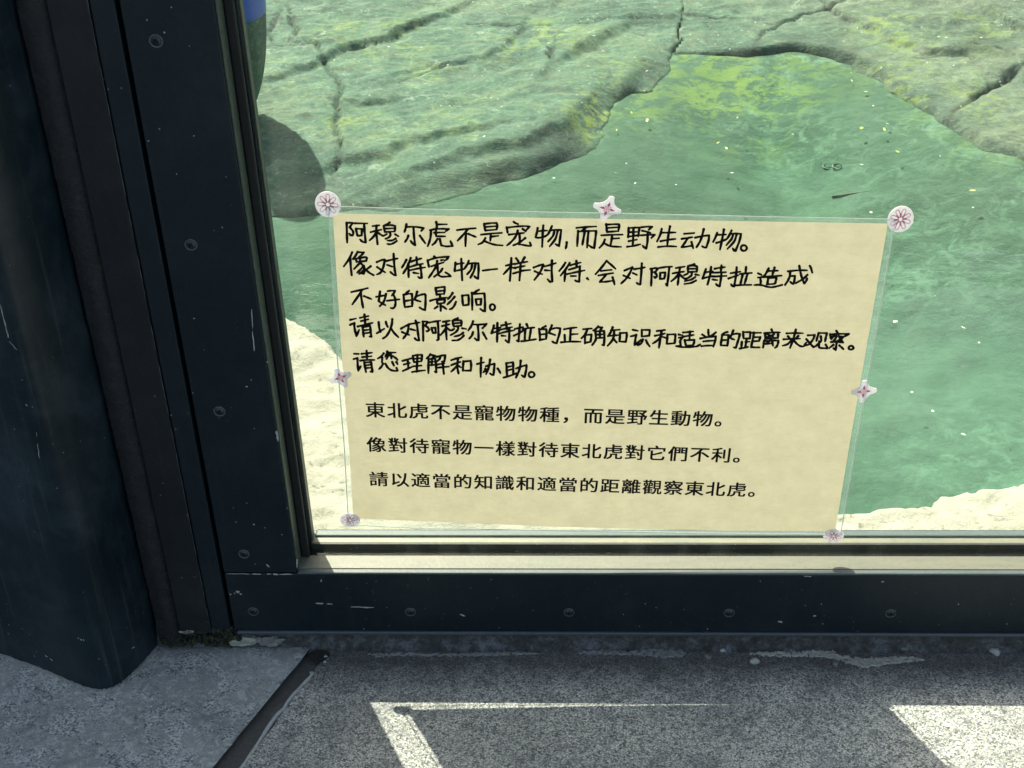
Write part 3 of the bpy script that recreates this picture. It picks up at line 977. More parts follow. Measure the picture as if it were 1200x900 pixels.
# a bead of sealer standing along the cracked joint
bm = bmesh.new()
cr = [(366, 790.5), (360, 797), (352, 805), (343, 815), (336, 824), (333, 830), (325, 837), (318, 846), (311, 857), (305, 867), (298, 878), (288, 892), (280, 904), (262, 930)]
prev = None
for i, (u, v) in enumerate(cr):
    c = onG(u, v)
    q = np.array(onG(*cr[min(i + 1, len(cr) - 1)])) - np.array(onG(*cr[max(0, i - 1)]))
    q /= np.linalg.norm(q)
    s = np.array([q[1], -q[0], 0]); s = s if s[0] < 0 else -s
    w = 0.0010 + 0.0007 * abs(math.sin(i * 1.7)); hh = 0.0016 + 0.0008 * math.sin(i * 2.3)
    row = [bm.verts.new(c + s * w + [0, 0, 0.0005]), bm.verts.new(c + s * w * 0.2 + [0, 0, hh]), bm.verts.new(c - s * w * 0.6 + [0, 0, hh * 0.8]), bm.verts.new(c - s * w + [0, 0, -0.003])]
    if prev:
        for j in range(3): bm.faces.new((prev[j], prev[j + 1], row[j + 1], row[j]))
    prev = row
bmesh.ops.recalc_face_normals(bm, faces=bm.faces)
o = obj('sealer_bead', bm, mk_plain('pale_sealer', (0.36, 0.37, 0.38), 0.5, 0.5, 250), None, True)
tag(o, 'thin pale bead of old sealer along the cracked dark joint in the ground', 'sealer bead')
# hole at the top of the joint
bm = bmesh.new()
c = onG(374, 770)
vs = [bm.verts.new((c[0] + (0.010 + 0.002 * noise.noise(Vector((k, 0, 0)))) * math.cos(k * 0.45), c[1] + 0.0075 * math.sin(k * 0.45), gz(0, c[1]) + 0.0022)) for k in range(14)]
bm.faces.new(vs)
o = obj('dirt_clot', bm, mk_plain('wet_soil', (0.012, 0.009, 0.007), 0.8, 0.5, 200, 0.8, 0.002)); tag(o, kind='structure')
for i, (u, v, r, mt, lab) in enumerate((
        (382.5, 771, 0.0028, 'pebble', 'tiny white pebble at the dark dirt clot where the joint meets the wall'),
        (381, 776, 0.0018, 'pebble', 'smaller white grit speck just below the pebble at the dirt clot'),
        (830, 771, 0.0040, 'pebble_dark', 'flat tan stone chip beside the wall foot, left of the pale mortar smear'),
        (884, 776, 0.0045, 'pebble', 'rounded grey pebble lying on the paving below the cracked mortar'),
        (979, 779, 0.0035, 'pebble_dark', 'small rusty brown crumb under the pale mortar smear'),
        (1166, 765, 0.0052, 'pebble', 'largest grey pebble by the wall foot at the far right'),
        (847, 763, 0.0030, 'pebble', 'small pale crumb against the wall foot above the rounded pebble'),
        (1060, 760, 0.0050, 'pebble_dark', 'grey mortar crumb against the wall foot near the right fourth screw'),
        (365.6, 789.5, 0.0022, 'pebble', 'tiny white grit bead at the upper end of the sealer bead'))):
    c = onG(u, v)
    o = lump('pebble', c[0], c[1], gz(0, c[1]) + r * 0.35, r, r * 0.8, r * 0.6, M[mt], 0.5, i * 3.3, 2, rz=i * 1.1)
    tag(o, lab, 'pebble')


# pale mortar smears on the paving along the wall
def smear(name, pts, mat, lab, dz=0.0012):
    """a broken crust of mortar: a low ragged skin plus many grains"""
    P = [onG(u, v) for u, v in pts]
    poly = [(p[0], p[1]) for p in P]
    def ins(x, y):
        c = False
        for i in range(len(poly)):
            (x1, y1), (x2, y2) = poly[i], poly[(i + 1) % len(poly)]
            if (y1 > y) != (y2 > y) and x < (x2 - x1) * (y - y1) / (y2 - y1) + x1: c = not c
        return c
    x0, x1 = min(p[0] for p in poly) - .004, max(p[0] for p in poly) + .004
    y0, y1 = min(p[1] for p in poly) - .004, max(p[1] for p in poly) + .004
    bm = bmesh.new()
    st = 0.0009
    nx_, ny_ = int((x1 - x0) / st) + 1, int((y1 - y0) / st) + 1
    vv = {}
    for i in range(nx_):
        for j in range(ny_):
            x, y = x0 + i * st, y0 + j * st
            jx = 0.0026 * noise.noise(Vector((x * 260, y * 260, 3))) + 0.0016 * noise.noise(Vector((x * 700, y * 700, 9)))
            n_ = noise.noise(Vector((x * 330, y * 330, 1))) + 0.6 * noise.noise(Vector((x * 1100, y * 1100, 4)))
            on = ins(x + jx, y + jx * 0.8) and n_ > -0.42
            h = (0.0007 + 0.0009 * (n_ + 0.5)) if on else -0.0006
            vv[i, j] = (bm.verts.new((x, y, gz(x, y) + h)), on)
    for i in range(nx_ - 1):
        for j in range(ny_ - 1):
            q = [vv[i, j], vv[i + 1, j], vv[i + 1, j + 1], vv[i, j + 1]]
            if any(a[1] for a in q): bm.faces.new([a[0] for a in q])
    bmesh.ops.delete(bm, geom=[v for v in bm.verts if not v.link_faces], context='VERTS')
    o = obj(name, bm, mat, None, False)
    tag(o, lab, 'mortar smear')


smear('mortar_smear', [(875, 765.5), (905, 764), (950, 763.5), (975, 763), (985, 768), (1010, 772), (1045, 770), (1082, 771), (1083, 775), (1060, 776), (1035, 779), (1012, 783), (995, 776), (972, 771), (935, 769.5), (890, 768.5)], M['mortar_pale'], 'pale jagged mortar smear on the paving along the foot of the rail at right')
smear('mortar_smear', [(678, 765), (705, 762), (735, 763), (760, 761), (800, 762), (802, 769), (780, 771), (750, 768), (715, 767), (690, 767)], M['mortar'], 'grey-brown rough mortar smear below the wall foot in the middle')
smear('mortar_smear', [(430, 767), (470, 765), (520, 766), (600, 764.5), (640, 766), (600, 767.5), (540, 769), (470, 768), (440, 770)], M['mortar'], 'thin faint mortar trace along the wall foot left of the middle')

# ---- unseen walls beyond the picture, two of them shaped for shade
bm = bmesh.new()
box(bm, -4.0, fp[-1][0] - 0.18, -0.02, 0.08, -0.1, 3.4)  # added panel, keeps the sun off the slab at the left
o = obj('added_side_wall', bm, M['header']); tag(o, 'unseen navy wall panel added left of the steel column to block the sun', 'wall')
bm = bmesh.new()
box(bm, -0.55, 4.0, -0.02, 0.08, TOP + 0.0712, 3.4)  # raised to keep sunlit ground out of the glass reflection
o = obj('shading_header_wall', bm, M['header']); tag(o, 'unseen navy wall panel above the window, made high to shade the ground', 'wall')
bm = bmesh.new()
box(bm, XR + 0.0655, 4.0, -0.02, 0.08, -0.1, TOP + 0.0705)
o = obj('end_wall', bm, M['header']); tag(o, 'plain navy wall panel right of the window', 'wall')

# ================================================================== ENCLOSURE
WZ = 0.0          # water level


def W(u, v, z=0.0):
    return onZ(u, v, z)[:2]


def seg_dist(X, Y, pts):
    """distance to polyline, signed side (+ = beyond the line, left-hand of travel), parameter along"""
    best = np.full(X.shape, 1e9); side = np.zeros(X.shape); par = np.zeros(X.shape)
    L = [0]
    for a, b in zip(pts, pts[1:]):
        L.append(L[-1] + math.hypot(b[0] - a[0], b[1] - a[1]))
    for i, (a, b) in enumerate(zip(pts, pts[1:])):
        dx, dy = b[0] - a[0], b[1] - a[1]
        l2 = dx * dx + dy * dy
        t = np.clip(((X - a[0]) * dx + (Y - a[1]) * dy) / l2, 0, 1)
        d = np.hypot(X - a[0] - t * dx, Y - a[1] - t * dy)
        s = np.sign(dx * (Y - a[1]) - dy * (X - a[0]))
        m_ = d < best
        best = np.where(m_, d, best); side = np.where(m_, s, side); par = np.where(m_, (L[i] + t * (L[i + 1] - L[i])) / L[-1], par)
    return best, side, par


def vnoise(X, Y, sc, seed=0):
    """smooth value noise on arrays"""
    r = np.random.RandomState(seed + 11)
    T = r.rand(256, 256)
    x, y = X * sc + 37.3, Y * sc + 91.7
    xi, yi = np.floor(x).astype(int), np.floor(y).astype(int)
    fx, fy = x - xi, y - yi
    fx, fy = fx * fx * (3 - 2 * fx), fy * fy * (3 - 2 * fy)
    g = lambda i, j: T[i & 255, j & 255]
    return (g(xi, yi) * (1 - fx) * (1 - fy) + g(xi + 1, yi) * fx * (1 - fy) + g(xi, yi + 1) * (1 - fx) * fy + g(xi + 1, yi + 1) * fx * fy) * 2 - 1


def fbm(X, Y, sc, octv=5, seed=0, gain=0.5):
    s = 0; a = 1.0
    for k in range(octv):
        s = s + a * vnoise(X, Y, sc * 2 ** k, seed + k); a *= gain
    return s


def inside(X, Y, poly):
    c = np.zeros(X.shape, bool)
    n = len(poly)
    for i in range(n):
        x1, y1 = poly[i]; x2, y2 = poly[(i + 1) % n]
        if y1 == y2: continue
        cond = ((y1 > Y) != (y2 > Y)) & (X < (x2 - x1) * (Y - y1) / (y2 - y1) + x1)
        c ^= cond
    return c


def grid_mesh(name, X, Y, Z, mask, attrs, mat):
    ny, nx = X.shape
    co = np.stack([X, Y, Z], -1).reshape(-1, 3)
    idx = np.arange(ny * nx).reshape(ny, nx)
    q = np.stack([idx[:-1, :-1], idx[:-1, 1:], idx[1:, 1:], idx[1:, :-1]], -1).reshape(-1, 4)
    if mask is not None:
        keep = mask.reshape(-1)[q].any(1)
        q = q[keep]
    used = np.unique(q)
    rm = -np.ones(ny * nx, int); rm[used] = np.arange(len(used))
    q = rm[q]; co = co[used]
    me = bpy.data.meshes.new(name)
    me.vertices.add(len(co)); me.vertices.foreach_set('co', co.astype(np.float32).ravel())
    me.loops.add(q.size); me.loops.foreach_set('vertex_index', q.astype(np.int32).ravel())
    me.polygons.add(len(q)); me.polygons.foreach_set('loop_start', np.arange(0, q.size, 4, dtype=np.int32))
    me.update(calc_edges=True)
    me.polygons.foreach_set('use_smooth', np.ones(len(q), bool))
    for k, v in attrs.items():
        at = me.attributes.new(k, 'FLOAT', 'POINT')
        at.data.foreach_set('value', v.reshape(-1)[used].astype(np.float32))
    me.validate()
    return link(name, me, mat)


def smooth(x, a, b):
    t = np.clip((x - a) / (b - a), 0, 1)
    return t * t * (3 - 2 * t)


PX = lambda pts, z=0.03: [tuple(W(u, v, z)) for u, v in pts]
# shore of the left rock and the right rock (photo order, taken to the water plane)
shoreL = PX([(150, 262), (250, 258), (320, 252), (400, 246), (465, 243), (500, 233), (560, 222), (600, 213), (625, 203), (660, 188), (690, 181), (697, 165), (706, 143), (715, 127), (735, 107), (762, 103), (780, 82), (790, 66)], 0)
shoreR = PX([(790, 66), (830, 62), (880, 62), (920, 60), (960, 64), (1000, 76), (1028, 98), (1045, 112), (1075, 128), (1110, 143), (1145, 170), (1200, 186), (1290, 200), (1400, 215)], 0)
x_lo, x_hi, y_lo, y_hi = -1.1, 2.0, 0.70, 3.6
stp = 0.0052
gx = np.arange(x_lo, x_hi, stp); gy = np.arange(y_lo, y_hi, stp)
X, Y = np.meshgrid(gx, gy)
# meander so nothing is a clean line
JX = X + 0.012 * fbm(X, Y, 14, 4, 50); JY = Y + 0.012 * fbm(X, Y, 14, 4, 60)
dL, sL, pL = seg_dist(JX, JY, shoreL)
dR, sR, pR = seg_dist(JX, JY, shoreR)
polyL = shoreL + [tuple(W(792, 52)), tuple(W(800, 20)), tuple(W(812, -60)), (W(812, -60)[0], 6.0), (-4, 6.0), (-4, shoreL[0][1])]
polyR = shoreR + [(6, shoreR[-1][1]), (6, 7), (W(800, -60)[0], 7), tuple(W(805, -40)), tuple(W(797, 30))]
inL = inside(JX, JY, polyL); inR = inside(JX, JY, polyR)


def rock_height(dd, ins, seed, rise, face):
    s = np.where(ins, dd, -dd)
    base = -0.045 + 0.045 * smooth(s, -0.020, 0.0) + face * smooth(s, 0.0, 0.075) + rise * np.clip(s, 0, 2.0)
    return base, s


# strata run from lower left to upper right
ang = math.radians(30)
U = X * math.cos(ang) + Y * math.sin(ang); V = -X * math.sin(ang) + Y * math.cos(ang)
strata = fbm(U * 0.30, V, 9, 5, 3) * 0.0060
bumps = fbm(X, Y, 5, 3, 20) * 0.0045 + fbm(X, Y, 40, 4, 30, 0.65) * 0.0022


def ledge(pts, h, L, w=0.010, z=0.025, flip=1):
    P = PX(pts, z)
    d_, s_, p_ = seg_dist(X + 0.006 * fbm(X, Y, 30, 3, 70), Y + 0.006 * fbm(X, Y, 30, 3, 71), P)
    sd_ = d_ * s_ * flip
    tap = np.sin(math.pi * np.clip(p_, 0.02, 0.98)) ** 0.5
    up = smooth(sd_, 0, w) * np.exp(-np.clip(sd_, 0, None) / L)
    # the foot of a ledge is undercut a little
    dn = -0.25 * np.exp(-(np.clip(-sd_, 0, None) / 0.02)) * (sd_ < 0) * np.exp(-np.clip(-sd_, 0, None) / 0.02)
    return h * tap * (up + dn)


def crack(pts, depth, w, z=0.025):
    P = PX(pts, z)
    d_, s_, p_ = seg_dist(X + 0.007 * fbm(X, Y, 26, 4, 80), Y + 0.007 * fbm(X, Y, 26, 4, 81), P)
    tap = np.sin(math.pi * np.clip(p_, 0.03, 0.97)) ** 0.4
    g = np.exp(-(d_ / w) ** 2) * tap
    return -depth * g, g


ledges = [
    ([(300, 215), (345, 208), (400, 183), (450, 184), (475, 165), (530, 159), (580, 152), (618, 146)], 0.030, 0.16, 0.014),
    ([(255, 110), (300, 96), (345, 80), (375, 70), (400, 52), (425, 49), (463, 39), (485, 26), (520, 12), (560, -10)], 0.032, 0.20, 0.012),
    ([(395, 117), (420, 122), (445, 117), (470, 115)], 0.018, 0.08, 0.010),
    ([(455, 88), (505, 73), (570, 68), (592, 58), (612, 28), (620, 5)], 0.020, 0.14, 0.010),
    ([(635, 97), (665, 70), (690, 51), (720, 36), (745, 22), (780, 24)], 0.032, 0.16, 0.022),
    ([(1050, 96), (1080, 110), (1118, 122), (1150, 150), (1200, 168)], 0.022, 0.10, 0.012),
    ([(960, 6), (1000, 24), (1040, 44), (1090, 62), (1150, 60), (1200, 72)], 0.026, 0.14, 0.012),
    ([(1120, -10), (1150, 18), (1185, 34), (1240, 40)], 0.040, 0.14, 0.016),
    ([(640, 20), (700, 19), (760, 17), (820, 8)], 0.014, 0.10, 0.008),
]
CW = 0.66
shore_ledges = [
    ([(410, 238), (470, 226), (520, 208), (570, 200), (620, 192), (660, 178), (688, 158), (704, 130), (726, 104), (756, 92), (776, 72), (784, 52)], 0.026, 0.20, 0.045),
    ([(440, 212), (500, 196), (560, 180), (620, 172), (668, 150), (690, 118)], 0.016, 0.12, 0.02),
    ([(820, 58), (880, 54), (930, 50), (975, 54), (1015, 68), (1050, 92), (1078, 112)], 0.017, 0.16, 0.018),
    ([(1090, 124), (1120, 134), (1150, 154), (1200, 174)], 0.010, 0.10, 0.012),
]
cracks = [
    ([(335, 40), (345, 45), (372, 50), (378, 60), (393, 82), (400, 100), (398, 118), (393, 150), (396, 170), (389, 185), (385, 208)], 0.016, 0.0045),
    ([(337, -5), (341, 20), (352, 38), (372, 52)], 0.014, 0.004),
    ([(302, 50), (320, 46), (318, 30), (325, 12), (331, 0)], 0.010, 0.004),
    ([(296, 50), (325, 49), (365, 50), (372, 52)], 0.008, 0.003),
    ([(535, 22), (590, 23), (640, 23), (700, 21), (720, 20)], 0.009, 0.0032),
    ([(643, 72), (643, 62), (648, 52)], 0.018, 0.0055),
    ([(868, 60), (880, 50), (890, 38), (905, 26), (912, 22), (935, 14), (955, 10), (970, 6), (990, -4)], 0.020, 0.0055),
    ([(790, 8), (830, 12), (870, 16), (912, 22)], 0.012, 0.004),
    ([(1098, 140), (1115, 128), (1130, 116), (1150, 100), (1165, 92), (1185, 84), (1205, 73)], 0.022, 0.006),
    ([(960, -6), (975, 8), (992, 18), (1018, 32)], 0.012, 0.004),
    ([(1112, 62), (1140, 63), (1148, 68)], 0.010, 0.004),
    ([(1130, 52), (1165, 56), (1200, 68)], 0.014, 0.004),
    ([(464, 90), (510, 76), (540, 70)], 0.009, 0.003),
]
zl, s1 = rock_height(dL, inL, 0, 0.012, 0.004)
zr, s2 = rock_height(dR, inR, 1, 0.030, 0.005)
add = np.zeros_like(X); ck = np.zeros_like(X); add2 = np.zeros_like(X)
for pts, h, L, w in shore_ledges: add2 += np.maximum(ledge(pts, h, L, w), -0.001)
for pts, h, L, w in ledges: add += ledge(pts, h * 0.42, L, w)
for pts, dp, w in cracks:
    a_, g_ = crack(pts, dp * 0.9, w * CW); add += a_; ck = np.maximum(ck, g_)
    if not isinstance(ck, np.ndarray): pass


def blobs(lst, z=0.0, Xa=None, Ya=None):
    Xa = X if Xa is None else Xa; Ya = Y if Ya is None else Ya
    a = np.zeros_like(Xa)
    for u, v, r, k in lst:
        c = W(u, v, z)
        a = np.maximum(a, k * np.exp(-(((Xa - c[0]) ** 2 + ((Ya - c[1]) * 0.75) ** 2) / r ** 2)))
    return a


mossR = blobs([(735, 85, .06, 1), (760, 100, .05, .9), (700, 70, .05, .8), (610, 30, .06, .7), (460, 20, .07, .8), (1150, 90, .08, .6), (1080, 80, .07, .8), (320, 60, .06, .5), (540, 120, .07, .5), (470, 140, .06, .4), (392, 10, .05, 1), (380, 20, .04, .8), (660, 15, .05, 1), (640, 5, .05, .8), (710, 95, .06, 1), (690, 108, .05, 1), (715, 42, .04, .8), (502, 58, .04, .8),
               (1050, 5, .07, 1), (1062, 20, .06, .9), (1100, 45, .07, .7), (1050, 55, .05, .9), (1020, 90, .05, .9), (1035, 75, .04, .7), (430, 110, .04, .5), (735, 40, .04, .6), (400, 112, .04, .8), (1145, 12, .08, .6)], 0.06)
shadeR = blobs([(640, 192, .06, 1), (590, 203, .06, 1), (540, 215, .05, .9), (680, 165, .05, 1), (700, 128, .04, .9), (480, 232, .05, .7), (745, 95, .04, .9), (770, 75, .04, .9), (640, 168, .04, .7),
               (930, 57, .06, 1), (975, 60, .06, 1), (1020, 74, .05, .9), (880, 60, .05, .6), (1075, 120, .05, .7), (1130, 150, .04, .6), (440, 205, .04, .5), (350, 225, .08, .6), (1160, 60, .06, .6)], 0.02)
Sw = strata + bumps
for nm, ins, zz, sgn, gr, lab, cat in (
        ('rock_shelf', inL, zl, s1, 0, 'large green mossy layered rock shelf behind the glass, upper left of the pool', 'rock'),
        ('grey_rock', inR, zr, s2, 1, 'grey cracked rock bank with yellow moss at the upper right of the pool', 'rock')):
    k = smooth(sgn, -0.03, 0.05)
    Z = zz + (Sw + add) * (0.10 + 0.90 * smooth(sgn, 0.0, 0.15)) + add2 * smooth(sgn, -0.002, 0.008)
    mask = sgn > -0.014
    greyv = np.clip((smooth(X, 0.25, 1.0) * 0.9 if gr else smooth(X, 0.5, 1.3) * 0.3) + 0.25 * fbm(X, Y, 3, 3, 99), 0, 1)
    if gr: greyv = np.clip(greyv + 0.05, 0, 1)
    o = grid_mesh(nm, X, Y, Z, mask, {'grey': greyv, 'algae': mossR, 'crack': ck, 'face_shade': shadeR}, M['rock'])
    tag(o, lab, cat)

# pool floor
stb = 0.012
bx = np.arange(-2.2, 3.2, stb); by = np.arange(0.0, 4.2, stb)
BX, BY = np.meshgrid(bx, by)
bdl = np.minimum(seg_dist(BX, BY, shoreL)[0], seg_dist(BX, BY, shoreR)[0])
BZ = -0.0018 - (0.083 + 0.03 * smooth(BY, 2.0, 0.3)) * smooth(bdl, 0.0, 0.50) + (0.010 * fbm(BX, BY, 5, 5, 5) + 0.003 * fbm(BX, BY, 30, 3, 15)) * smooth(bdl, 0.0, 0.25)
al = blobs([(715, 165, .07, 1), (740, 185, .06, .8), (860, 185, .08, .9), (905, 165, .08, .9), (960, 120, .07, .9), (1040, 110, .07, .9), (700, 190, .05, .7), (1100, 190, .07, .6), (750, 140, .09, 1), (780, 120, .08, .8), (830, 125, .10, 1), (870, 150, .10, 1), (830, 170, .08, .9), (740, 160, .07, .9), (900, 130, .09, .7), (1000, 105, .09, .8), (1020, 130, .07, .8),
            (950, 145, .06, .6), (820, 185, .07, .6), (1050, 150, .10, .5), (1150, 215, .10, .5), (1185, 225, .08, .6), (600, 200, .05, .3)], -0.1, BX, BY)
pal = blobs([(920, 115, .05, 1), (940, 125, .06, 1), (900, 145, .05, .8), (880, 190, .06, .7), (930, 215, .08, .7), (1070, 215, .07, .8), (1130, 240, .10, .6), (760, 200, .06, .3), (1000, 230, .12, .4),
             (1090, 320, .12, .5), (1060, 345, .06, .6), (1150, 540, .10, .5), (360, 280, .10, .6), (350, 260, .07, .6), (1180, 290, .08, .5), (470, 60, .05, .4)], -0.1, BX, BY)
pal = np.maximum(pal, 0.55 * np.exp(-(bdl / 0.014) ** 2))
o = grid_mesh('pool_floor', BX, BY, BZ, None, {'algae': al, 'pale': pal}, M['bed'])
tag(o, kind='structure')

# pale rendered pool edge inside the glass
EZ = 0.080
edge_px = [(-400, 350), (150, 345), (260, 352), (320, 367), (337, 372.5), (352, 376), (365, 381), (378, 388), (392, 395), (402, 408), (440, 450), (520, 510), (620, 552), (760, 577), (900, 590), (985, 591), (1015, 589), (1045, 588), (1068, 587), (1082, 583), (1086, 575), (1096, 572), (1130, 568), (1165, 562), (1200, 556), (1300, 540), (1700, 500)]
epts = [tuple(W(u, v, EZ)) for u, v in edge_px]
ex = np.arange(-1.2, 1.6, 0.0042); ey = np.arange(0.0287, 0.62, 0.0042)
EX, EY = np.meshgrid(ex, ey)
de, se, pe = seg_dist(EX + 0.004 * fbm(EX, EY, 40, 3, 31), EY + 0.004 * fbm(EX, EY, 40, 3, 32), epts)
sg = -de * se                                   # + on our side
EZv = EZ + 0.004 * fbm(EX, EY, 8, 4, 41) + 0.0025 * fbm(EX, EY, 60, 3, 43) * smooth(EY, 0.03, 0.06)
drop = smooth(sg, 0.012, -0.030)
EZv = EZv - 0.24 * drop
o = grid_mesh('pool_edge', EX, EY, EZv, sg > -0.05, {}, M['edge'])
tag(o, kind='structure')

# water: a closed body between the banks
bm = bmesh.new()
box(bm, -2.19, 3.19, 0.030, 4.19, -0.40, WZ)
o = obj('water', bm, M['water']); tag(o, kind='structure')

# ground of the enclosure beyond the rocks, out to the horizon
bm = bmesh.new()
box(bm, -300, 300, 3.55, 600, -1.0, 0.10)
o = obj('enclosure_ground', bm, M['grass']); tag(o, kind='structure')
bm = bmesh.new()
box(bm, -300, -1.08, 0.09, 3.549, -1.0, 0.055); box(bm, 1.98, 300, 0.09, 3.549, -1.0, 0.055)
o = obj('enclosure_bank', bm, M['edge']); tag(o, kind='structure')

# blue ball hanging over the left rock; its shadow falls on the shelf
sc_ = onZ(310, 170, 0.030)
sdir = np.array([-0.343, 0.703, 1.0])
bc = sc_ + sdir * 0.205
BR_, BH_ = 0.067, 0.222
BALL = empty('float', tuple(bc))
tag(BALL, 'rounded mossy float with a blue top standing on the rocks at top left', 'float')
for nm, lo, hi, mt in (('blue_cap', -0.047, 9, 'blue'), ('mossy_body', -9, -0.047, 'rock')):
    bm = bmesh.new()
    n, mrows = 40, 40
    rows = []
    za, zb = max(lo, -BH_ + 1e-4), min(hi, BH_ - 1e-4)
    for i in range(mrows + 1):
        z = za + (zb - za) * i / mrows
        r = BR_ * (1 - abs(z / BH_) ** 2.0) ** 0.5 + (0.0008 if nm == 'blue_cap' else 0)
        rows.append([bm.verts.new((bc[0] + r * math.cos(2 * math.pi * k / n), bc[1] + r * math.sin(2 * math.pi * k / n), bc[2] + z)) for k in range(n)])
    for a, b in zip(rows, rows[1:]):
        for k in range(n): bm.faces.new((a[k], a[(k + 1) % n], b[(k + 1) % n], b[k]))
    bm.faces.new(list(reversed(rows[0]))); bm.faces.new(rows[-1])
    obj(nm, bm, M[mt], BALL, True)
# unseen rockwork added at the back to cut the sky mirrored in the water
wx = np.arange(-6, 8, 0.12); wz = np.arange(-0.2, 3.0, 0.12)
WX, WZ_ = np.meshgrid(wx, wz)
WY = 5.3 + 0.28 * fbm(WX, WZ_ * 1.6, 1.1, 5, 200) + 0.25 * WZ_ * 0.4
o = grid_mesh('added_rock_wall', WX, WY, WZ_ + 0.15 * fbm(WX, WZ_, 0.8, 3, 210) * (WZ_ > 1.5), None, {'grey': np.full(WX.shape, 0.4), 'algae': np.full(WX.shape, 0.4), 'crack': np.zeros(WX.shape)}, M['rock'])
tag(o, 'unseen mossy rock wall added behind the pool to cut the sky reflection', 'wall')

# things lying on the pool floor
def on_floor(u, v, dz=0.0015):
    z = -0.05
    for _ in range(6):
        c = W(u, v, z)
        j = min(max(int(round((c[0] - bx[0]) / stb)), 0), len(bx) - 1); i = min(max(int(round((c[1] - by[0]) / stb)), 0), len(by) - 1)
        z = float(BZ[i, j]) + dz
    return (c[0], c[1], z)


def tube(bm, pts, r0, r1, n=8):
    rows = []
    for i, p in enumerate(pts):
        p = Vector(p); q = (Vector(pts[min(i + 1, len(pts) - 1)]) - Vector(pts[max(0, i - 1)])).normalized()
        a = q.orthogonal().normalized(); b = q.cross(a)
        r = r0 + (r1 - r0) * i / (len(pts) - 1)
        rows.append([bm.verts.new(p + a * r * math.cos(2 * math.pi * k / n) + b * r * math.sin(2 * math.pi * k / n)) for k in range(n)])
    for a, b in zip(rows, rows[1:]):
        for k in range(n):
            bm.faces.new((a[k], a[(k + 1) % n], b[(k + 1) % n], b[k]))
    bm.faces.new(rows[0]); bm.faces.new(list(reversed(rows[-1])))


bm = bmesh.new()
tube(bm, [on_floor(u, v, 0.0008) for u, v in ((975, 230.5), (985, 229), (1000, 226.5), (1021, 222))], 0.0016, 0.0008)
o = obj('twig', bm, M['twig'], None, True); tag(o, 'thin dark twig lying in the green water', 'twig')
SD = empty('bubble_pair', on_floor(976, 189))
tag(SD, 'pair of small dark bubbles with pale rims in the green water above the twig', 'bubbles')
for u, v, r in ((971.5, 188, 0.0080), (982, 190.5, 0.0072)):
    c = on_floor(u, v, 0.0012)
    n = 28
    for nm, rr, mt in (('bubble_ring', [(r * 0.78, 0.0004), (r * 0.92, 0.0018), (r * 1.0, 0.0006)], 'seed'), ('pale_rim', [(r * 1.01, 0.0005), (r * 1.10, 0.0009), (r * 1.18, 0.0004)], 'podrim')):
        bm = bmesh.new()
        rows = [[bm.verts.new((c[0] + a * math.cos(2 * math.pi * k / n), c[1] + 0.95 * a * math.sin(2 * math.pi * k / n), c[2] + h)) for k in range(n)] for a, h in rr]
        for a, b in zip(rows, rows[1:]):
            for k in range(n): bm.faces.new((a[k], a[(k + 1) % n], b[(k + 1) % n], b[k]))
        obj(nm, bm, M[mt], SD, True)


def flecks(name, n, centers, size, mat, lab, cat, z=0.0015, tilt=0.25):
    bm = bmesh.new()
    for i in range(n):
        u, v, su, sv = random.choice(centers)
        u, v = random.gauss(u, su), random.gauss(v, sv)
        c = W(u, v)
        s = size * random.uniform(0.4, 1.3); a = random.uniform(0, 6.3)
        el = random.uniform(0.3, 0.8); k = random.randint(5, 7)
        tx, ty = random.uniform(-tilt, tilt), random.uniform(-tilt, tilt)
        vs = []
        for j in range(k):
            t = 2 * math.pi * j / k
            x_, y_ = s * math.cos(t) * random.uniform(.7, 1.1), s * el * math.sin(t) * random.uniform(.7, 1.1)
            x, y = x_ * math.cos(a) - y_ * math.sin(a), x_ * math.sin(a) + y_ * math.cos(a)
            vs.append(bm.verts.new((c[0] + x, c[1] + y, z + 0.0005 + x * tx + y * ty + abs(s) * 0.25)))
        bm.faces.new(vs)
    o = obj(name, bm, mat)
    tag(o, lab, cat, kind='stuff')
    return o


flecks('duckweed', 16, [(760, 145, 25, 14), (840, 125, 30, 12), (870, 155, 30, 14), (735, 165, 14, 10), (830, 180, 22, 8), (1000, 105, 22, 9), (1025, 135, 22, 10), (955, 145, 16, 10), (1040, 160, 40, 12), (1150, 222, 25, 8)],
       0.0045, M['leaf'], 'yellow green leaf scraps floating in drifts on the pool', 'leaf scraps')
flecks('white_fluff', 28, [(920, 118, 22, 14), (760, 200, 60, 25), (1000, 160, 80, 40), (1080, 300, 60, 60), (1100, 480, 50, 60), (880, 195, 30, 12), (1150, 180, 30, 12)],
       0.0028, M['fluff'], 'white plant fluff scattered over the green water', 'plant fluff')
flecks('leaf_litter', 45, [(450, 60, 70, 40), (600, 100, 60, 50), (1100, 60, 60, 40), (700, 60, 50, 30)],
       0.0026, M['fluff'], 'pale crumbs of litter scattered on the rocks', 'leaf litter', z=0.05)

# ================================================================== THE NOTICE
PY = -0.0018                                   # paper plane, just off the glass


def pp(u, v, y=PY):
    return onY(u, v, y)


NOTE = empty('notice', tuple(pp(700, 620)))
tag(NOTE, 'laminated kraft paper notice with Chinese writing, stuck low on the glass', 'notice')
kraft_px = [(390, 250), (470, 251.6), (560, 253.8), (640, 255.4), (730, 256.8), (830, 258.5), (940, 260.3), (1040.5, 262), (1025, 352), (1008.5, 447), (994, 530), (978.8, 622.5), (900, 622.3), (830, 621.5), (760, 620), (700, 618.5), (640, 616.8), (560, 613.3), (490, 610.5), (414, 607.5), (409, 525), (402, 440), (396, 345)]


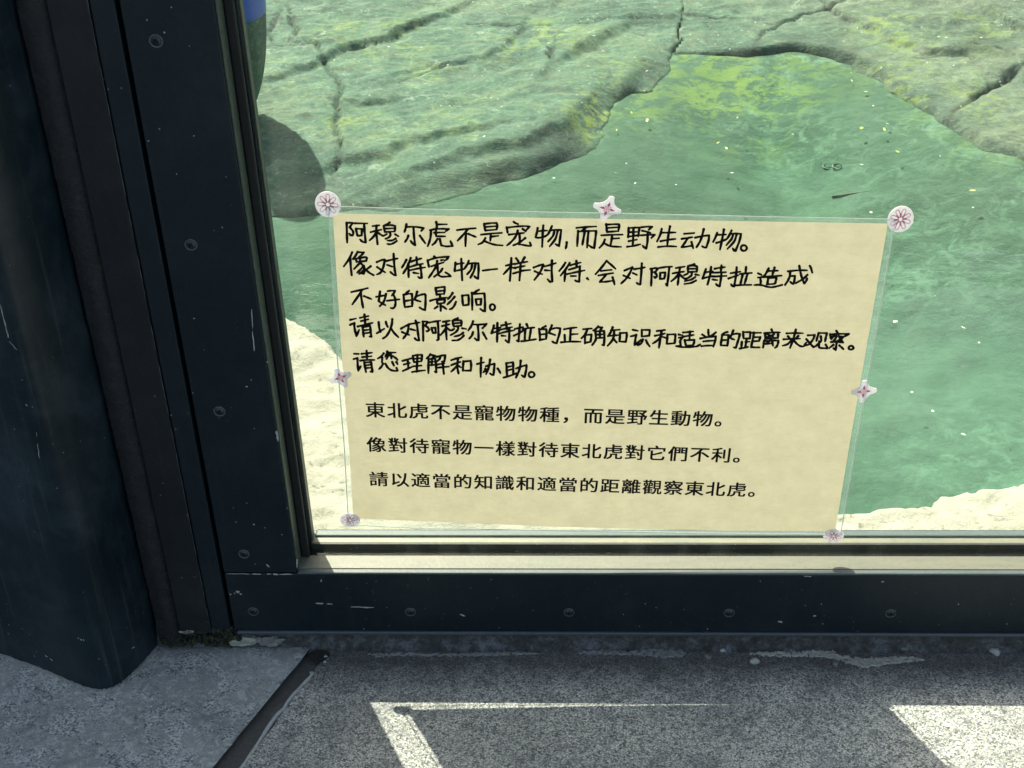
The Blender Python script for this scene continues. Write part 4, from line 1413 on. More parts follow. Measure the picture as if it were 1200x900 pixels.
def ribbon_sheet(px, y, thick, bulge=0.0):
    bm = bmesh.new()
    f = [bm.verts.new(pp(u, v, y)) for u, v in px]
    b = [bm.verts.new(Vector(pp(u, v, y)) + Vector((0, thick, 0))) for u, v in px]
    bm.faces.new(f); bm.faces.new(list(reversed(b)))
    for i in range(len(f)):
        k = (i + 1) % len(f)
        bm.faces.new((f[i], b[i], b[k], f[k]))
    bmesh.ops.recalc_face_normals(bm, faces=bm.faces)
    return bm


def single(px, y):
    bm = bmesh.new()
    bm.faces.new([bm.verts.new(pp(u, v, y)) for u, v in px])
    return bm


obj('paper', single(kraft_px, PY), M['kraft'], NOTE)
film_px = [(384, 241), (470, 244), (560, 246), (640, 248.2), (730, 249.6), (830, 252), (940, 254.4), (1049.5, 256.5), (1034, 352), (1017, 447), (1002, 530), (985.5, 626.5), (900, 626), (830, 625.3), (760, 624.2), (700, 623), (640, 622), (560, 620), (490, 619.5), (408, 615), (403, 525), (396, 440), (390, 345)]
bm = bmesh.new()
va = [bm.verts.new(pp(u, v, PY - 0.0006)) for u, v in film_px]; vb = [bm.verts.new(pp(u, v, PY - 0.0006)) for u, v in kraft_px]
for i in range(len(va)):
    k = (i + 1) % len(va)
    bm.faces.new((va[i], va[k], vb[k], vb[i]))
obj('laminate_margin', bm, M['film'], NOTE)
# the sealed rim of the film is a thin pale line
bm = bmesh.new()
P = [Vector(pp(u, v, PY - 0.0007)) for u, v in film_px]
n = len(P)
cen = sum(P, Vector()) / n
for i in range(n):
    a, b = P[i], P[(i + 1) % n]
    ia = a + (cen - a).normalized() * 0.0009; ib = b + (cen - b).normalized() * 0.0009
    va = [bm.verts.new(p) for p in (a, b, ib, ia)]
    vb = [bm.verts.new(p + Vector((0, -0.0003, 0))) for p in (a, b, ib, ia)]
    bm.faces.new(va); bm.faces.new(vb)
    bm.faces.new((va[0], vb[0], vb[1], va[1])); bm.faces.new((va[3], va[2], vb[2], vb[3]))
rim = mk_trans('film_rim', (0.55, 0.62, 0.56), (0.66, 0.72, 0.66), 0.5, 0.2)
_t = rim.node_tree
obj('film_rim', bm, rim, NOTE)

# ---- handwriting: every stroke laid down as a pen line.  Tiles are 12x close-ups read off the sheet
#STROKES
TILES = {
 'l1': [
  (400, 255, """75,75 78,200 82,350;72,76 118,72 160,73;158,78 118,135 160,185 168,225 155,252 135,250 112,225;185,80 365,82;320,92 328,200 342,350 300,340 262,308;205,158 215,205 228,255;212,156 290,160 286,250 232,258
440,120 532,108;495,115 490,200 500,290 510,375;412,205 490,185 562,170;490,205 450,270 398,320;500,202 555,240 590,256 640,232;678,70 640,95 592,118;596,118 604,160 612,200;600,115 700,106 758,120 752,190;618,156 745,150;615,202 750,196;682,210 692,245 665,280 622,298;758,236 802,262;764,296 710,322 645,322;778,330 735,358 690,375 645,370
915,95 905,150 888,200;908,132 1040,130 1158,148 1125,186;1015,150 1022,260 1038,388 1008,370 975,328;942,255 925,300 895,342;1105,255 1140,305 1180,360"""),
  (490, 255, """255,65 262,110 262,155;268,96 405,94;165,178 250,160 345,158 432,160 388,190;182,178 175,270 158,340 135,400;255,165 248,215 255,262 382,264;225,212 375,208;272,300 240,350 200,385;305,300 315,350 328,392 400,405 486,400 455,332
545,176 680,160 810,150;695,165 640,235 555,325;676,190 668,300 666,400;708,230 760,252 812,272
930,90 935,140 946,185;928,90 1020,78 1102,76 1112,100 1106,165;950,132 1098,120;948,182 1105,168;884,240 1030,225 1178,215;1022,232 1020,270 1015,325;1025,268 1130,256;945,290 905,350 845,378;925,326 990,355 1080,382 1188,392"""),
  (580, 255, """262,60 290,78 325,92;166,138 172,170 178,210;166,142 300,126 420,120 488,128 446,170;390,160 436,194;196,240 300,228 412,215;320,182 310,230 275,290 225,345 170,392;345,245 350,310 338,375 400,385 490,400 505,385 492,352;426,288 380,325 320,365 258,390
600,150 590,210 570,275;600,192 660,186 735,182;680,112 672,220 664,410;572,278 620,284 700,265 745,235 775,180 802,120;770,182 850,172 932,175 918,280 902,400 850,372;836,190 815,260 748,336;882,190 850,300 770,405
1010,350 1006,390 995,435"""),
  (670, 260, """65,85 200,72 345,65;205,78 180,100 140,122;90,130 84,220 76,340;90,136 220,128 345,128 335,220 315,370 280,358 245,332;182,140 168,220 150,320;235,140 225,240 216,360
485,35 490,90 496,145;485,40 580,34 665,34 668,60 655,130;500,85 656,76;496,142 655,130;415,190 560,182 715,180;570,188 560,255 545,330;575,236 668,230;466,250 440,310 390,365;450,296 500,325 560,345 695,352
800,85 798,150 792,215;800,88 880,82 952,80 945,140 935,200;800,146 938,140;798,208 880,195 975,186;868,88 865,200 858,335;800,272 915,250;780,350 870,338 965,315;980,76 1060,68 1132,70 1085,110;990,125 1040,135 1108,155;975,190 1070,182 1168,182 1120,226;1068,150 1065,280 1046,376 1020,362 1000,335"""),
  (760, 265, """185,40 165,120 120,215;185,92 280,92 382,88;302,5 280,120 262,285;170,212 280,192 380,180;135,294 260,282 392,287
500,108 642,97;466,180 540,168 615,155;550,172 510,235 465,296 540,288 620,272;604,225 615,265 628,310;655,162 760,140 852,130 845,200 812,300 785,300 755,284;776,45 755,130 725,215 675,296
965,95 945,150 910,220;965,122 1030,122 1088,118;1060,50 1040,160 1005,330;955,236 1040,208 1100,180 1140,120 1168,60;1140,112 1220,104 1302,110 1275,220 1222,350 1205,345 1185,312;1186,130 1165,185 1095,266;1238,120 1205,215 1110,320"""),
  (860, 270, """O140,248,42,40"""),
 ],
 'l2': [
  (400, 255, """152,490 110,580 35,686;125,562 132,680 146,808;230,482 200,535 162,582;225,486 318,490 280,530 245,560;170,582 240,572 340,555 358,570 350,610 215,622;205,585 215,622;268,565 260,618;275,622 230,670 180,722;270,640 318,690 325,760 312,790 262,782;315,680 270,730 222,775;330,722 290,765 250,792;412,685 345,735 400,780 455,810
500,626 560,600 612,588;612,592 592,690 555,770 500,800;505,696 560,735 616,770;630,612 710,592 792,575;735,510 742,640 752,740 766,812 730,800 690,764;645,665 716,690
915,595 885,650 852,702;975,570 945,650 915,715 870,786;942,650 944,740 946,836;980,620 1050,595 1126,575;1056,560 1062,610 1062,655;972,692 1060,665 1146,650;960,742 1070,718 1178,700;1110,665 1122,760 1130,850 1105,850 1080,834;1015,775 1085,786"""),
  (490, 255, """225,548 255,572;135,602 142,645 152,692;135,604 200,580 290,560 430,550 410,580 372,606;325,600 356,594;185,686 260,660 358,630;268,612 250,690 205,765 150,845;272,680 278,760 290,810 340,832 458,826 425,795 385,772;342,718 305,770 225,832
525,635 520,690 512,752;530,656 580,648 642,640;606,580 612,720 620,880;515,752 580,738 645,722 690,660 712,608;695,652 770,640 848,644 850,740 842,860 820,852 790,824;760,652 745,730 690,796;806,658 785,750 735,846
908,746 1010,732 1112,722"""),
  (580, 255, """230,570 225,700 210,888;155,676 220,660 288,648;216,692 170,745 122,796;235,702 285,712 300,708;300,575 320,600 335,632;418,560 380,620;280,655 365,635 458,620;275,706 350,692 422,680;255,786 330,765 400,745 495,736;362,640 355,750 345,882
545,702 610,678 680,655;680,662 650,740 610,805 555,876;560,755 610,778 665,796;700,686 780,665 856,640;802,605 798,750 806,898 775,905 742,868;702,740 770,745"""),
  (670, 260, """-90,575 -125,630 -175,690;-30,580 -80,660 -155,755;-90,680 -95,760 -102,835;-20,612 50,590 126,572;65,550 68,590 68,632;-40,672 40,650 115,626;-65,735 50,710 182,682;116,625 110,740 104,842 80,840 45,822;-15,762 60,762
218,796 236,812
490,550 420,640 335,736;492,552 550,600 616,660;410,690 560,674;375,755 470,738 582,720;480,745 440,795 395,845 480,842 570,828;575,782 588,825 602,880
740,686 800,660 856,640;852,642 815,725 760,805 695,866;730,755 775,775 822,795;878,666 950,655 1030,640;986,585 978,720 964,880 940,878 915,858;860,720 915,745"""),
  (760, 265, """45,602 42,720 36,836;28,602 80,592 132,590;128,598 100,640 78,648 110,675 115,705 95,728 78,712;145,590 240,575 330,570;292,580 280,700 262,838 245,812;165,660 160,742;166,657 235,652 230,700 220,738 160,744
385,590 440,580 508,570;442,592 430,660 420,750 410,825;340,665 420,650 497,640;420,672 380,725 320,775;432,668 465,705 500,735 535,742;645,535 600,548 556,562;556,562 553,600 556,645;560,562 640,555 685,568 678,640;566,600 676,598;560,646 680,640;606,650 605,690 560,725 512,745;550,668 500,692;660,680 712,690;658,716 600,752 510,773;668,764 600,798 505,813
806,605 785,670 758,738;800,650 850,642 908,636;880,575 865,690 830,820;760,736 850,712 930,702;930,600 1000,585 1076,576;1026,555 1020,610 1014,652;900,656 1000,652 1088,648;905,712 1000,704 1096,700;1026,660 1016,750 1000,846 975,840 950,814;900,750 966,760"""),
  (860, 270, """40,520 30,640 4,788 -18,785 -40,758;-45,602 20,592 92,580;-75,676 0,650 62,630;172,515 168,560 166,600;85,614 170,604 252,598;122,630 108,690 90,760;192,612 172,680 150,752;0,775 120,768 246,766
490,535 455,600 412,652 338,664;480,572 550,568 622,566;572,525 555,580 540,632;340,604 388,626;415,658 540,645 672,636;482,672 478,710 468,756;482,672 600,664 590,710 570,750 460,758;372,668 378,715 376,762 285,769;335,765 400,772 460,790 530,800 610,785 682,765
760,576 900,562 1030,562;792,580 785,650 755,715 720,766;800,642 860,640 852,700 838,752 820,748 795,724;920,500 935,580 955,660 990,746 1015,715 1032,675;1036,624 970,685 870,742
1068,500 1085,530 1102,592"""),
 ],
 'l3': [
  (405, 335, """80,88 200,60 312,32;228,60 180,140 95,260;212,95 225,190 246,306;260,145 310,165 362,186
485,80 475,150 466,215 510,245 562,272;430,155 500,142 572,130;568,115 550,190 525,240 480,286;590,75 640,68 696,70 680,100 650,138;580,210 670,200 756,190;672,125 695,175 702,240 690,295 662,316 635,310
892,70 860,95 830,122;815,126 822,210 832,295;820,126 880,112 932,112 938,200 936,285;832,215 934,196;835,300 940,285;1006,85 990,140 970,195 1010,208 1056,220;1000,146 1060,125 1115,115 1124,140 1124,240 1118,340 1080,328 1040,304"""),
  (495, 335, """185,30 192,75 202,125;185,32 250,20 314,14 312,60 305,115;202,76 302,66;200,122 305,112;245,125 252,172;110,210 200,185 345,165;205,202 208,230 216,258;208,205 260,195 318,192 308,238 216,256;256,260 258,305 258,350;214,290 170,320;285,288 336,325;425,100 400,140 360,186;452,155 405,210 350,262;472,225 450,275 420,315 382,330
560,140 565,210 572,275;562,140 600,132 648,130 652,190 650,266 572,276;796,55 750,80 700,112;696,100 700,200 700,336;702,116 780,110 872,106 880,220 880,358 850,350 815,325;750,192 755,225 762,262;750,190 828,182 820,266 760,268
O985,300,36,42"""),
 ],
 'l4': [
  (405, 335, """65,478 145,460;65,548 125,520 122,560 135,640 152,705 190,620;200,450 320,425;265,405 272,470 275,540;215,496 320,470;170,572 280,545 382,520;240,582 246,650 256,715;245,580 345,562 352,640 362,716 335,712;262,625 345,614;262,668 350,656
465,510 472,580 490,648;440,666 490,635 542,604;566,505 575,540 592,576;656,470 650,540 615,640 570,710 525,740;640,600 685,665 742,722
780,602 830,572 884,545;888,545 875,640 850,690 810,740;795,650 845,672 896,690;890,540 960,528 1042,515;985,490 1005,560 1020,680 1034,766 1000,762 970,735;912,608 982,626"""),
  (495, 335, """10,508 10,640 12,770;2,502 70,500;70,510 40,560 82,592 92,620 75,638 52,634;95,516 170,502 252,490;216,500 225,620 226,756 205,765;130,592 138,630 150,662;130,590 182,588 188,660 152,665
290,506 335,498 386,490;336,500 330,600 342,755;278,566 330,552 382,540;330,592 300,640 255,692;345,590 375,615 405,628 448,604;497,455 460,470 422,492;426,492 430,530 440,572;430,492 500,484 545,486 552,520 545,560;440,528 542,520;440,572 545,560;496,575 505,600 470,650 398,692;560,597 615,606;572,660 520,695 450,712;580,700 540,740 490,765 420,768
712,500 685,570 645,628;700,542 800,545 902,535 870,570 845,596;780,560 788,660 790,765 765,762 738,738;712,650 695,700 660,740;850,655 875,700 902,746"""),
  (575, 350, """45,380 28,440 10,486;40,422 140,405;95,345 92,470 90,605;10,486 60,470 125,452;150,378 285,350;214,335 222,380 228,432;120,440 210,420 302,400;110,492 220,465 330,445;260,425 262,520 256,616 235,608 210,585;155,520 212,525
412,360 402,480 392,602 365,588;340,426 400,412 456,400;328,520 400,485 462,448;505,360 528,408;450,432 530,415 615,406;488,440 482,500 480,575;566,430 555,500 545,562;430,600 530,588 636,570
772,388 740,405 700,436;680,426 690,500 694,586;690,432 782,430 785,490 780,566;695,506 782,495;690,580 780,566;860,378 840,425 818,482 860,495 906,512;850,428 920,412 980,418 968,490 928,626 900,622 868,604"""),
  (665, 350, """-45,430 40,415 130,405;46,420 40,510 36,602;50,502 145,496;-40,510 -36,602;-90,614 50,604 186,606
220,430 342,420;282,430 250,500 198,556;246,530 246,628;250,512 338,505 332,560 325,606 250,622;432,390 400,425 362,448;430,400 490,405 455,450;392,456 400,560 380,610 348,652;400,460 515,454 520,550 512,655 490,650;400,508 515,500;400,556 515,548;456,460 456,550
635,405 610,470 575,522;610,446 735,436;570,526 650,518 722,512;656,450 652,530 620,600 565,662;640,556 668,590 692,616;740,486 738,540 730,602;742,484 835,480 832,540 820,608 730,602
918,438 990,452;890,530 930,520 968,506 955,570 945,652 990,620 1032,580;1046,440 1046,530;1048,440 1158,440 1150,520 1046,532;1060,575 1035,630 985,656;1105,585 1125,630 1156,670"""),
  (755, 360, """175,336 235,328 292,320;150,402 220,388 292,370;242,335 228,430 206,570;220,430 175,475 120,510;240,412 305,432;326,385 322,450 316,512;328,385 438,380 435,440 428,506 316,516
545,356 615,350 690,340;642,345 636,445;545,416 620,402 697,390;484,384 540,396;570,465 578,505 588,542;572,465 705,460 700,500 684,536 588,545;485,430 540,425 505,475 515,540 455,552;450,548 550,562 650,560 740,550 788,522
900,320 902,360 906,402;815,385 868,416;1006,355 975,380 935,402;788,440 900,420 1008,410 995,480 972,552;830,482 900,474 990,470;804,548 890,540 975,540"""),
  (840, 365, """152,288 110,300 75,325;76,330 66,400 54,475;80,332 166,330 160,400 148,482;75,404 158,400;56,476 150,480;232,268 210,320 185,370 215,385 246,395;225,322 280,312 325,316 312,370 290,440 268,512 235,505
370,290 372,330 376,378;370,292 472,290 466,380 376,380;420,385 412,440 400,500;352,430 345,512;405,430 462,424;322,522 380,512 440,498;522,300 505,400 480,505;500,300 622,300;525,362 614,360 592,415 500,420;480,500 540,505 602,505
770,255 786,288;668,306 780,296 888,295;715,320 792,356;802,320 760,345 700,360;682,325 680,375;680,382 770,376 862,372;862,325 860,375;762,385 735,420 690,452;666,410 660,460 650,506;666,416 770,408 868,410 860,450 845,490 818,512;780,430 790,482;690,456 780,450"""),
  (910, 365, """140,308 250,304 372,306;160,350 192,380;306,345 272,376;98,392 210,386 332,382;272,255 250,340 225,420 190,512;212,400 155,460 85,482;240,400 280,450 330,485 380,490 418,440
440,336 538,330 515,390 460,460 395,480;420,390 470,450 520,502 560,482;592,308 575,360 560,416;592,302 710,305 695,360 682,420;622,352 628,410 600,440 550,490;600,420 595,490 612,512 712,520 705,490 690,465
840,272 862,300;755,320 758,350 762,376;755,322 880,315 1018,316 985,338 950,350;802,340 770,392;790,350 845,348 820,395 785,425;880,350 942,358 900,395 830,425;875,345 900,385 936,436;765,430 850,428 930,436;845,440 838,490 832,542 800,518;800,470 740,516;885,480 915,505 942,532
O1048,510,33,26"""),
 ],
 'l5': [
  (405, 395, """118,235 186,237;114,310 166,295 170,380 178,472 212,412;225,236 300,228 372,220;295,195 300,260 302,320;235,282 366,270;205,332 300,322 406,322;262,356 272,420 286,490;266,358 358,352 368,420 378,490 350,486;290,396 360,390;290,436 365,430
535,230 500,275 452,302;516,290 512,355;586,205 578,240 558,276;590,220 706,218;636,230 640,270 645,300;610,250 575,306;665,270 700,292 732,320;526,378 505,415 470,450;560,375 590,425 640,465 700,476 732,470 715,434;655,350 680,400;715,350 732,382
798,336 860,318 922,300;820,386 902,365;872,320 878,370 882,432;808,476 870,448 932,420;945,266 952,310 962,352;948,264 1010,252 1072,250 1075,290 1068,332;955,308 1070,296;962,352 1066,340;1010,260 1005,370 1000,490;950,412 1066,400;935,492 1020,478 1116,468"""),
  (490, 395, """172,245 150,275 118,302;175,250 240,262 195,302;146,310 144,400 145,506;148,312 240,300 252,400 256,496 232,485;150,352 246,344;150,396 246,390;196,305 192,395;265,278 320,262 382,255 376,300 368,342 330,345;318,270 300,310 262,345;270,386 320,378 368,370;262,432 340,424 432,415;346,350 352,430 362,516
466,326 540,300 612,284;465,396 530,370 592,350;560,308 548,410 555,450 568,512;545,402 505,450 465,486;560,402 602,426;636,340 632,410 630,472;638,344 740,334 746,400 740,472 630,472
886,295 882,420 880,560;828,380 925,355;1012,320 995,420 955,522;952,412 1010,392 1074,375 1070,440 1060,532 1038,530 1012,512;946,450 938,475 918,496;1120,445 1138,470 1156,506"""),
  (560, 395, """400,372 405,460 412,560;400,368 495,354 498,440 496,516;410,422 492,405;415,470 492,450;362,570 450,545 545,508;602,335 592,430 568,500 535,570;538,442 610,415 685,394 680,460 658,562 640,556 618,538
O755,528,40,38"""),
 ],
}
#END


def catmull(p, n=5):
    if len(p) < 3: 
        return [p[0] + (p[1] - p[0]) * k / 4 for k in range(5)]
    out = []
    q = [p[0]] + list(p) + [p[-1]]
    for i in range(1, len(q) - 2):
        p0, p1, p2, p3 = q[i - 1], q[i], q[i + 1], q[i + 2]
        # keep sharp turns sharp
        a, b = p2 - p1, p1 - p0
        m1 = (p2 - p0) * 0.5; m2 = (p3 - p1) * 0.5
        def turn(x, y):
            nx, ny = np.linalg.norm(x), np.linalg.norm(y)
            return (x @ y) / (nx * ny) if nx > 0 and ny > 0 else 1
        if turn(p1 - p0, p2 - p1) < 0.5: m1 = (p2 - p1) * 0.9
        if turn(p2 - p1, p3 - p2) < 0.5: m2 = (p2 - p1) * 0.9
        for k in range(n):
            t = k / n
            h1 = 2 * t ** 3 - 3 * t ** 2 + 1; h2 = -2 * t ** 3 + 3 * t ** 2; h3 = t ** 3 - 2 * t ** 2 + t; h4 = t ** 3 - t ** 2
            out.append(h1 * p1 + h2 * p2 + h3 * m1 * 0.8 + h4 * m2 * 0.8)
    out.append(p[-1])
    return out


zlev = [0]


def pen(bm, pts, r, closed=False, y=PY - 0.0002):
    """flat pen line with round ends and a little pressure variation, on the sheet"""
    zlev[0] = (zlev[0] + 1) % 40
    yy = y - zlev[0] * 0.0000025
    path = [np.array(a, float) for a in pts]
    P = catmull(path) if not closed else path
    ph = random.uniform(0, 6)
    n = len(P)
    Lr = []
    for i in range(n):
        a = P[(i - 1) % n if closed else max(0, i - 1)]; b = P[(i + 1) % n if closed else min(n - 1, i + 1)]
        d = b - a; d = d / (np.linalg.norm(d) + 1e-9)
        s = np.array([-d[1], d[0]])
        k = 1 + 0.10 * math.sin(ph + i * 0.9)
        if not closed:
            if i == 0: k *= 1.08
            if i > n - 3: k *= 0.86
        # nib: vertical strokes slightly heavier than horizontal ones
        k *= 0.88 + 0.22 * abs(d[1])
        Lr.append((P[i] + s * r * k, P[i] - s * r * k))
    f = lambda q: pp(q[0], q[1], yy)
    VS = [(bm.verts.new(f(a)), bm.verts.new(f(b))) for a, b in Lr]
    rng = range(n if closed else n - 1)
    for i in rng:
        j = (i + 1) % n
        bm.faces.new((VS[i][0], VS[i][1], VS[j][1], VS[j][0]))
    if not closed:
        for i, dr in ((0, P[0] - P[1]), (n - 1, P[-1] - P[-2])):
            dr = dr / (np.linalg.norm(dr) + 1e-9)
            a0 = math.atan2(dr[1], dr[0])
            rr = np.linalg.norm(Lr[i][0] - P[i])
            cap = [bm.verts.new(f(P[i] + rr * np.array([math.cos(a0 + t), math.sin(a0 + t)]))) for t in np.linspace(-math.pi / 2, math.pi / 2, 7)]
            bm.faces.new(cap)
        # joints at sharp corners: round dab
    for i in range(1, n - 1):
        a, b = P[i] - P[i - 1], P[i + 1] - P[i]
        if (a @ b) < 0.75 * np.linalg.norm(a) * np.linalg.norm(b):
            dab = [bm.verts.new(pp(P[i][0] + r * math.cos(t), P[i][1] + r * math.sin(t), yy - 0.000002)) for t in np.linspace(0, 2 * math.pi, 10)[:-1]]
            bm.faces.new(dab)


PEN_R = 1.42
for key in ('l1', 'l2', 'l3', 'l4', 'l5'):
    bm = bmesh.new()
    for ox, oy, txt in TILES[key]:
        for line in txt.split('\n'):
            for st in line.strip().split(';'):
                st = st.strip()
                if not st: continue
                if st[0] == 'O':
                    cx, cy, rx, ry = (float(k) for k in st[1:].split(','))
                    pts = [np.array([ox + (cx + rx * math.cos(t)) / 12, oy + (cy + ry * math.sin(t)) / 12]) for t in np.linspace(0, 2 * math.pi, 19)[:-1]]
                    pen(bm, pts, PEN_R, True)
                else:
                    pts = [np.array([ox + float(q.split(',')[0]) / 12, oy + float(q.split(',')[1]) / 12]) for q in st.split()]
                    pen(bm, pts, PEN_R)
    obj('handwritten_line', bm, M['ink'], NOTE)

# ---- printed lines: set in the built-in typeface
def glyph_mesh(ch, off=0.0):
    cu = bpy.data.curves.new('glyph', 'FONT')
    cu.body = ch; cu.size = 1.0; cu.offset = off; cu.resolution_u = 4; cu.fill_mode = 'FRONT'
    ob = bpy.data.objects.new('glyph', cu)
    COL.objects.link(ob)
    dg = bpy.context.evaluated_depsgraph_get()
    me = bpy.data.meshes.new_from_object(ob.evaluated_get(dg), depsgraph=dg)
    co = np.zeros(len(me.vertices) * 3); me.vertices.foreach_get('co', co)
    co = co.reshape(-1, 3)
    polys = [tuple(p.vertices) for p in me.polygons]
    bpy.data.objects.remove(ob); bpy.data.curves.remove(cu); bpy.data.meshes.remove(me)
    return co, polys


cache = {}
def G(ch):
    if ch not in cache: cache[ch] = glyph_mesh(ch)
    return cache[ch]


one, two = glyph_mesh('一', 0)[0], glyph_mesh('一一', 0)[0]
ADV = two[:, 0].max() - one[:, 0].max()
print('glyph advance', ADV, 'bbox', G('國')[0].min(0), G('國')[0].max(0))
gb = G('國')[0]
CX, CY = ADV / 2, (gb[:, 1].min() + gb[:, 1].max()) / 2
for text, p0, p1, nch in (('東北虎不是寵物物種，而是野生動物。', (439.8, 480.8), (823.6, 491.3), 15),
                          ('像對待寵物一樣對待東北虎對它們不利。', (441.0, 521.5), (845.4, 533.8), 16),
                          ('請以適當的知識和適當的距離觀察東北虎。', (443.8, 561.8), (863.4, 574.2), 17)):
    A, B = Vector(pp(*p0, PY - 0.0002)), Vector(pp(*p1, PY - 0.0002))
    ex_ = (B - A) / nch                      # one cell to the right
    up_ = Vector((-ex_.z, 0, ex_.x)) * 0.97
    sc = 0.94
    bm = bmesh.new()
    for i, ch in enumerate(text):
        co, polys = G(ch)
        k = sc / ADV
        for q, (ox_, oy_) in enumerate(((-.019, -.012), (.019, -.012), (-.019, .012), (.019, .012))):
            vs = []
            for c in co:
                a, b = (c[0] - CX) * k + ox_, (c[1] - CY) * k + oy_
                vs.append(bm.verts.new(A + ex_ * (i + a) + up_ * b + Vector((0, -0.00001 * q, 0))))
            for p in polys:
                try: bm.faces.new([vs[j] for j in p])
                except ValueError: pass
    obj('printed_line', bm, M['print'], NOTE)

# ---- stickers
def disc(bm, c, ax, ay, rx, ry, n, y):
    vs = [bm.verts.new(Vector((c[0] + ax[0] * rx * math.cos(t) + ay[0] * ry * math.sin(t), y, c[2] + ax[1] * rx * math.cos(t) + ay[1] * ry * math.sin(t)))) for t in [2 * math.pi * k / n for k in range(n)]]
    return vs


def plate(bm, outline, y, th):
    f = [bm.verts.new((x, y, z)) for x, z in outline]
    g = [bm.verts.new((x, y - th, z)) for x, z in outline]
    bm.faces.new(f); bm.faces.new(g)
    for i in range(len(f)):
        k = (i + 1) % len(f)
        bm.faces.new((f[i], f[k], g[k], g[i]))
    bmesh.ops.recalc_face_normals(bm, faces=bm.faces)


SY = PY - 0.0010


def round_sticker(px, rx, ry, rot, pink, lab):
    c = onY(px[0], px[1], SY)
    root = empty('round_sticker', tuple(c))
    tag(root, lab, 'sticker', 'round flower stickers on the notice corners')
    ca, sa = math.cos(rot), math.sin(rot)
    P2 = lambda x, z: (c[0] + (x * ca - z * sa) * rx, c[2] + (x * sa + z * ca) * ry)
    bm = bmesh.new()
    plate(bm, [P2(math.cos(t), math.sin(t)) for t in np.linspace(0, 2 * math.pi, 41)[:-1]], SY, 0.0006)
    obj('sticker_body', bm, M['sticker'], root)
    ys = SY - 0.0007
    bmp, bmg, bml = bmesh.new(), bmesh.new(), bmesh.new()
    def line(bm, pts, w):
        prev = None
        for i, p in enumerate(pts):
            a, b = np.array(pts[max(0, i - 1)]), np.array(pts[min(len(pts) - 1, i + 1)])
            d = b - a; d /= np.linalg.norm(d) + 1e-9; s = np.array([-d[1], d[0]]) * w
            row = []
            for q in (np.array(p) + s, np.array(p) - s):
                x, z = P2(*q); row.append(bm.verts.new((x, ys, z)))
            if prev: bm.faces.new((prev[0], prev[1], row[1], row[0]))
            prev = row
    for k in range(8):
        a = k * math.pi / 4 + 0.2
        loop = []
        for j in range(13):
            t = j / 12 * 2 * math.pi
            r = 0.48 - 0.33 * math.cos(t); w = 0.155 * math.sin(t) * (0.45 + 0.75 * (0.5 - 0.5 * math.cos(t)))
            loop.append((r * math.cos(a) - w * math.sin(a), r * math.sin(a) + w * math.cos(a)))
        line(bmp if (k % 8) < pink else bmg, loop, 0.030)
    for k in range(8):
        a = k * math.pi / 4 + 0.2 + math.pi / 8
        line(bml, [(0.16 * math.cos(a), 0.16 * math.sin(a)), (0.50 * math.cos(a), 0.50 * math.sin(a))], 0.035)
    obj('petal_outlines', bmp, M['petal_line'], root)
    obj('grey_petal_outlines', bmg, M['petal_grey'], root)
    obj('stamen_lines', bml, M['petal_line'], root)


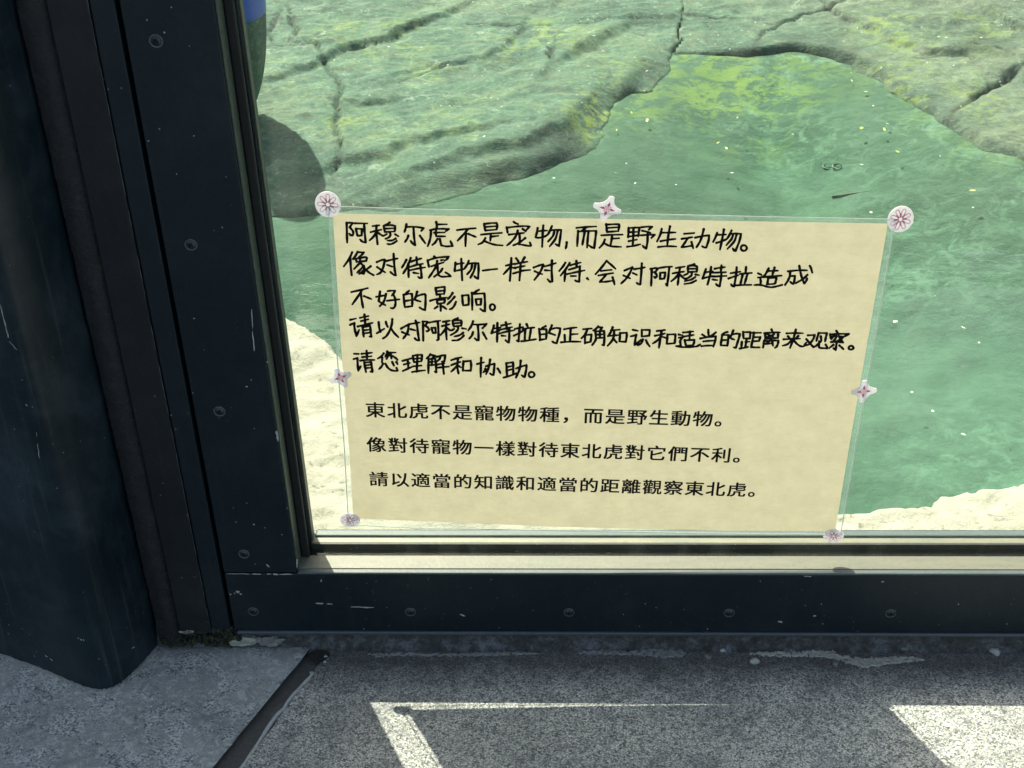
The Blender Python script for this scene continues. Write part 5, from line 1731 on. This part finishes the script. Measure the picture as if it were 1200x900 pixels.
def star_sticker(tips, lab):
    """tips: four tip points in the photo, clockwise"""
    T = [onY(u, v, SY)[[0, 2]] for u, v in tips]
    c = sum(T) / 4
    root = empty('star_sticker', (c[0], SY, c[1]))
    tag(root, lab, 'sticker', 'four-pointed star stickers on the notice edges')
    out = []
    for k in range(4):
        a, b = T[k], T[(k + 1) % 4]
        da, db = (a - c), (b - c)
        na = np.array([-da[1], da[0]]) / np.linalg.norm(da); nb = np.array([-db[1], db[0]]) / np.linalg.norm(db)
        if na @ (b - a) < 0: na = -na
        if nb @ (a - b) < 0: nb = -nb
        w = 0.0019
        s0 = a + na * w; s1 = b + nb * w
        mid = c + (s0 + s1 - 2 * c) * 0.235
        out.append(a + da / np.linalg.norm(da) * 0.0006)
        for t in (0, 0.25, 0.5, 0.75, 1.0):
            q = (1 - t) ** 2 * s0 + 2 * t * (1 - t) * mid + t * t * s1
            out.append(q)
    bm = bmesh.new(); plate(bm, [tuple(p) for p in out], SY, 0.0006)
    obj('sticker_body', bm, M['sticker'], root)
    ys = SY - 0.0007
    b1, b2 = bmesh.new(), bmesh.new()
    for k in range(4):
        d = (T[k] - c); L = np.linalg.norm(d); d = d / L; s = np.array([-d[1], d[0]])
        pts = [c + d * L * 0.14, c + d * L * 0.30 + s * 0.0012, c + d * L * 0.60, c + d * L * 0.30 - s * 0.0012]
        b1.faces.new([b1.verts.new((p[0], ys, p[1])) for p in pts])
        d2 = (T[k] + T[(k + 1) % 4] - 2 * c); d2 /= np.linalg.norm(d2); s2 = np.array([-d2[1], d2[0]])
        pts = [c + d2 * L * 0.10, c + d2 * L * 0.22 + s2 * 0.0008, c + d2 * L * 0.36, c + d2 * L * 0.22 - s2 * 0.0008]
        b2.faces.new([b2.verts.new((p[0], ys, p[1])) for p in pts])
        pts = [c + d * L * 0.02 + s * 0.0004, c + d * L * 0.22 + s * 0.0006, c + d * L * 0.22 - s * 0.0006, c + d * L * 0.02 - s * 0.0004]
        b2.faces.new([b2.verts.new((p[0], ys - 0.0001, p[1])) for p in pts])
    obj('crimson_points', b1, M['star_red'], root)
    obj('pink_points', b2, M['star_pink'], root)


MM = 0.42 / 609 * 1.06
round_sticker((384.3, 239.3), 14.6 * 0.00067, 16.2 * 0.00067, -0.3, 5, 'round white sticker with pink flower at the top left corner of the notice')
round_sticker((1055.2, 256.6), 14.4 * 0.00067, 16.4 * 0.00067, 0.3, 8, 'round white sticker with pink flower at the top right corner of the notice')
round_sticker((410.3, 609.0), 12.4 * 0.00072, 10.8 * 0.00072, 0.1, 6, 'round greyish flower sticker at the bottom left corner of the notice')
round_sticker((976.8, 627.6), 12.4 * 0.00072, 10.6 * 0.00072, 0.2, 8, 'round flower sticker at the bottom right corner of the notice, over the sill line')
star_sticker([(717.5, 230.5), (727, 248.5), (706, 258.5), (696, 240)], 'star sticker at the middle of the top edge of the notice')
star_sticker([(394, 432), (411, 437.5), (405.5, 452.5), (387, 446)], 'star sticker halfway down the left edge of the notice')
star_sticker([(1013.5, 446), (1027, 457), (1010, 471), (998, 459.5)], 'star sticker halfway down the right edge of the notice')
print('objects', len(bpy.data.objects), 'tris', sum(len(o.data.polygons) for o in bpy.data.objects if o.type == 'MESH'))
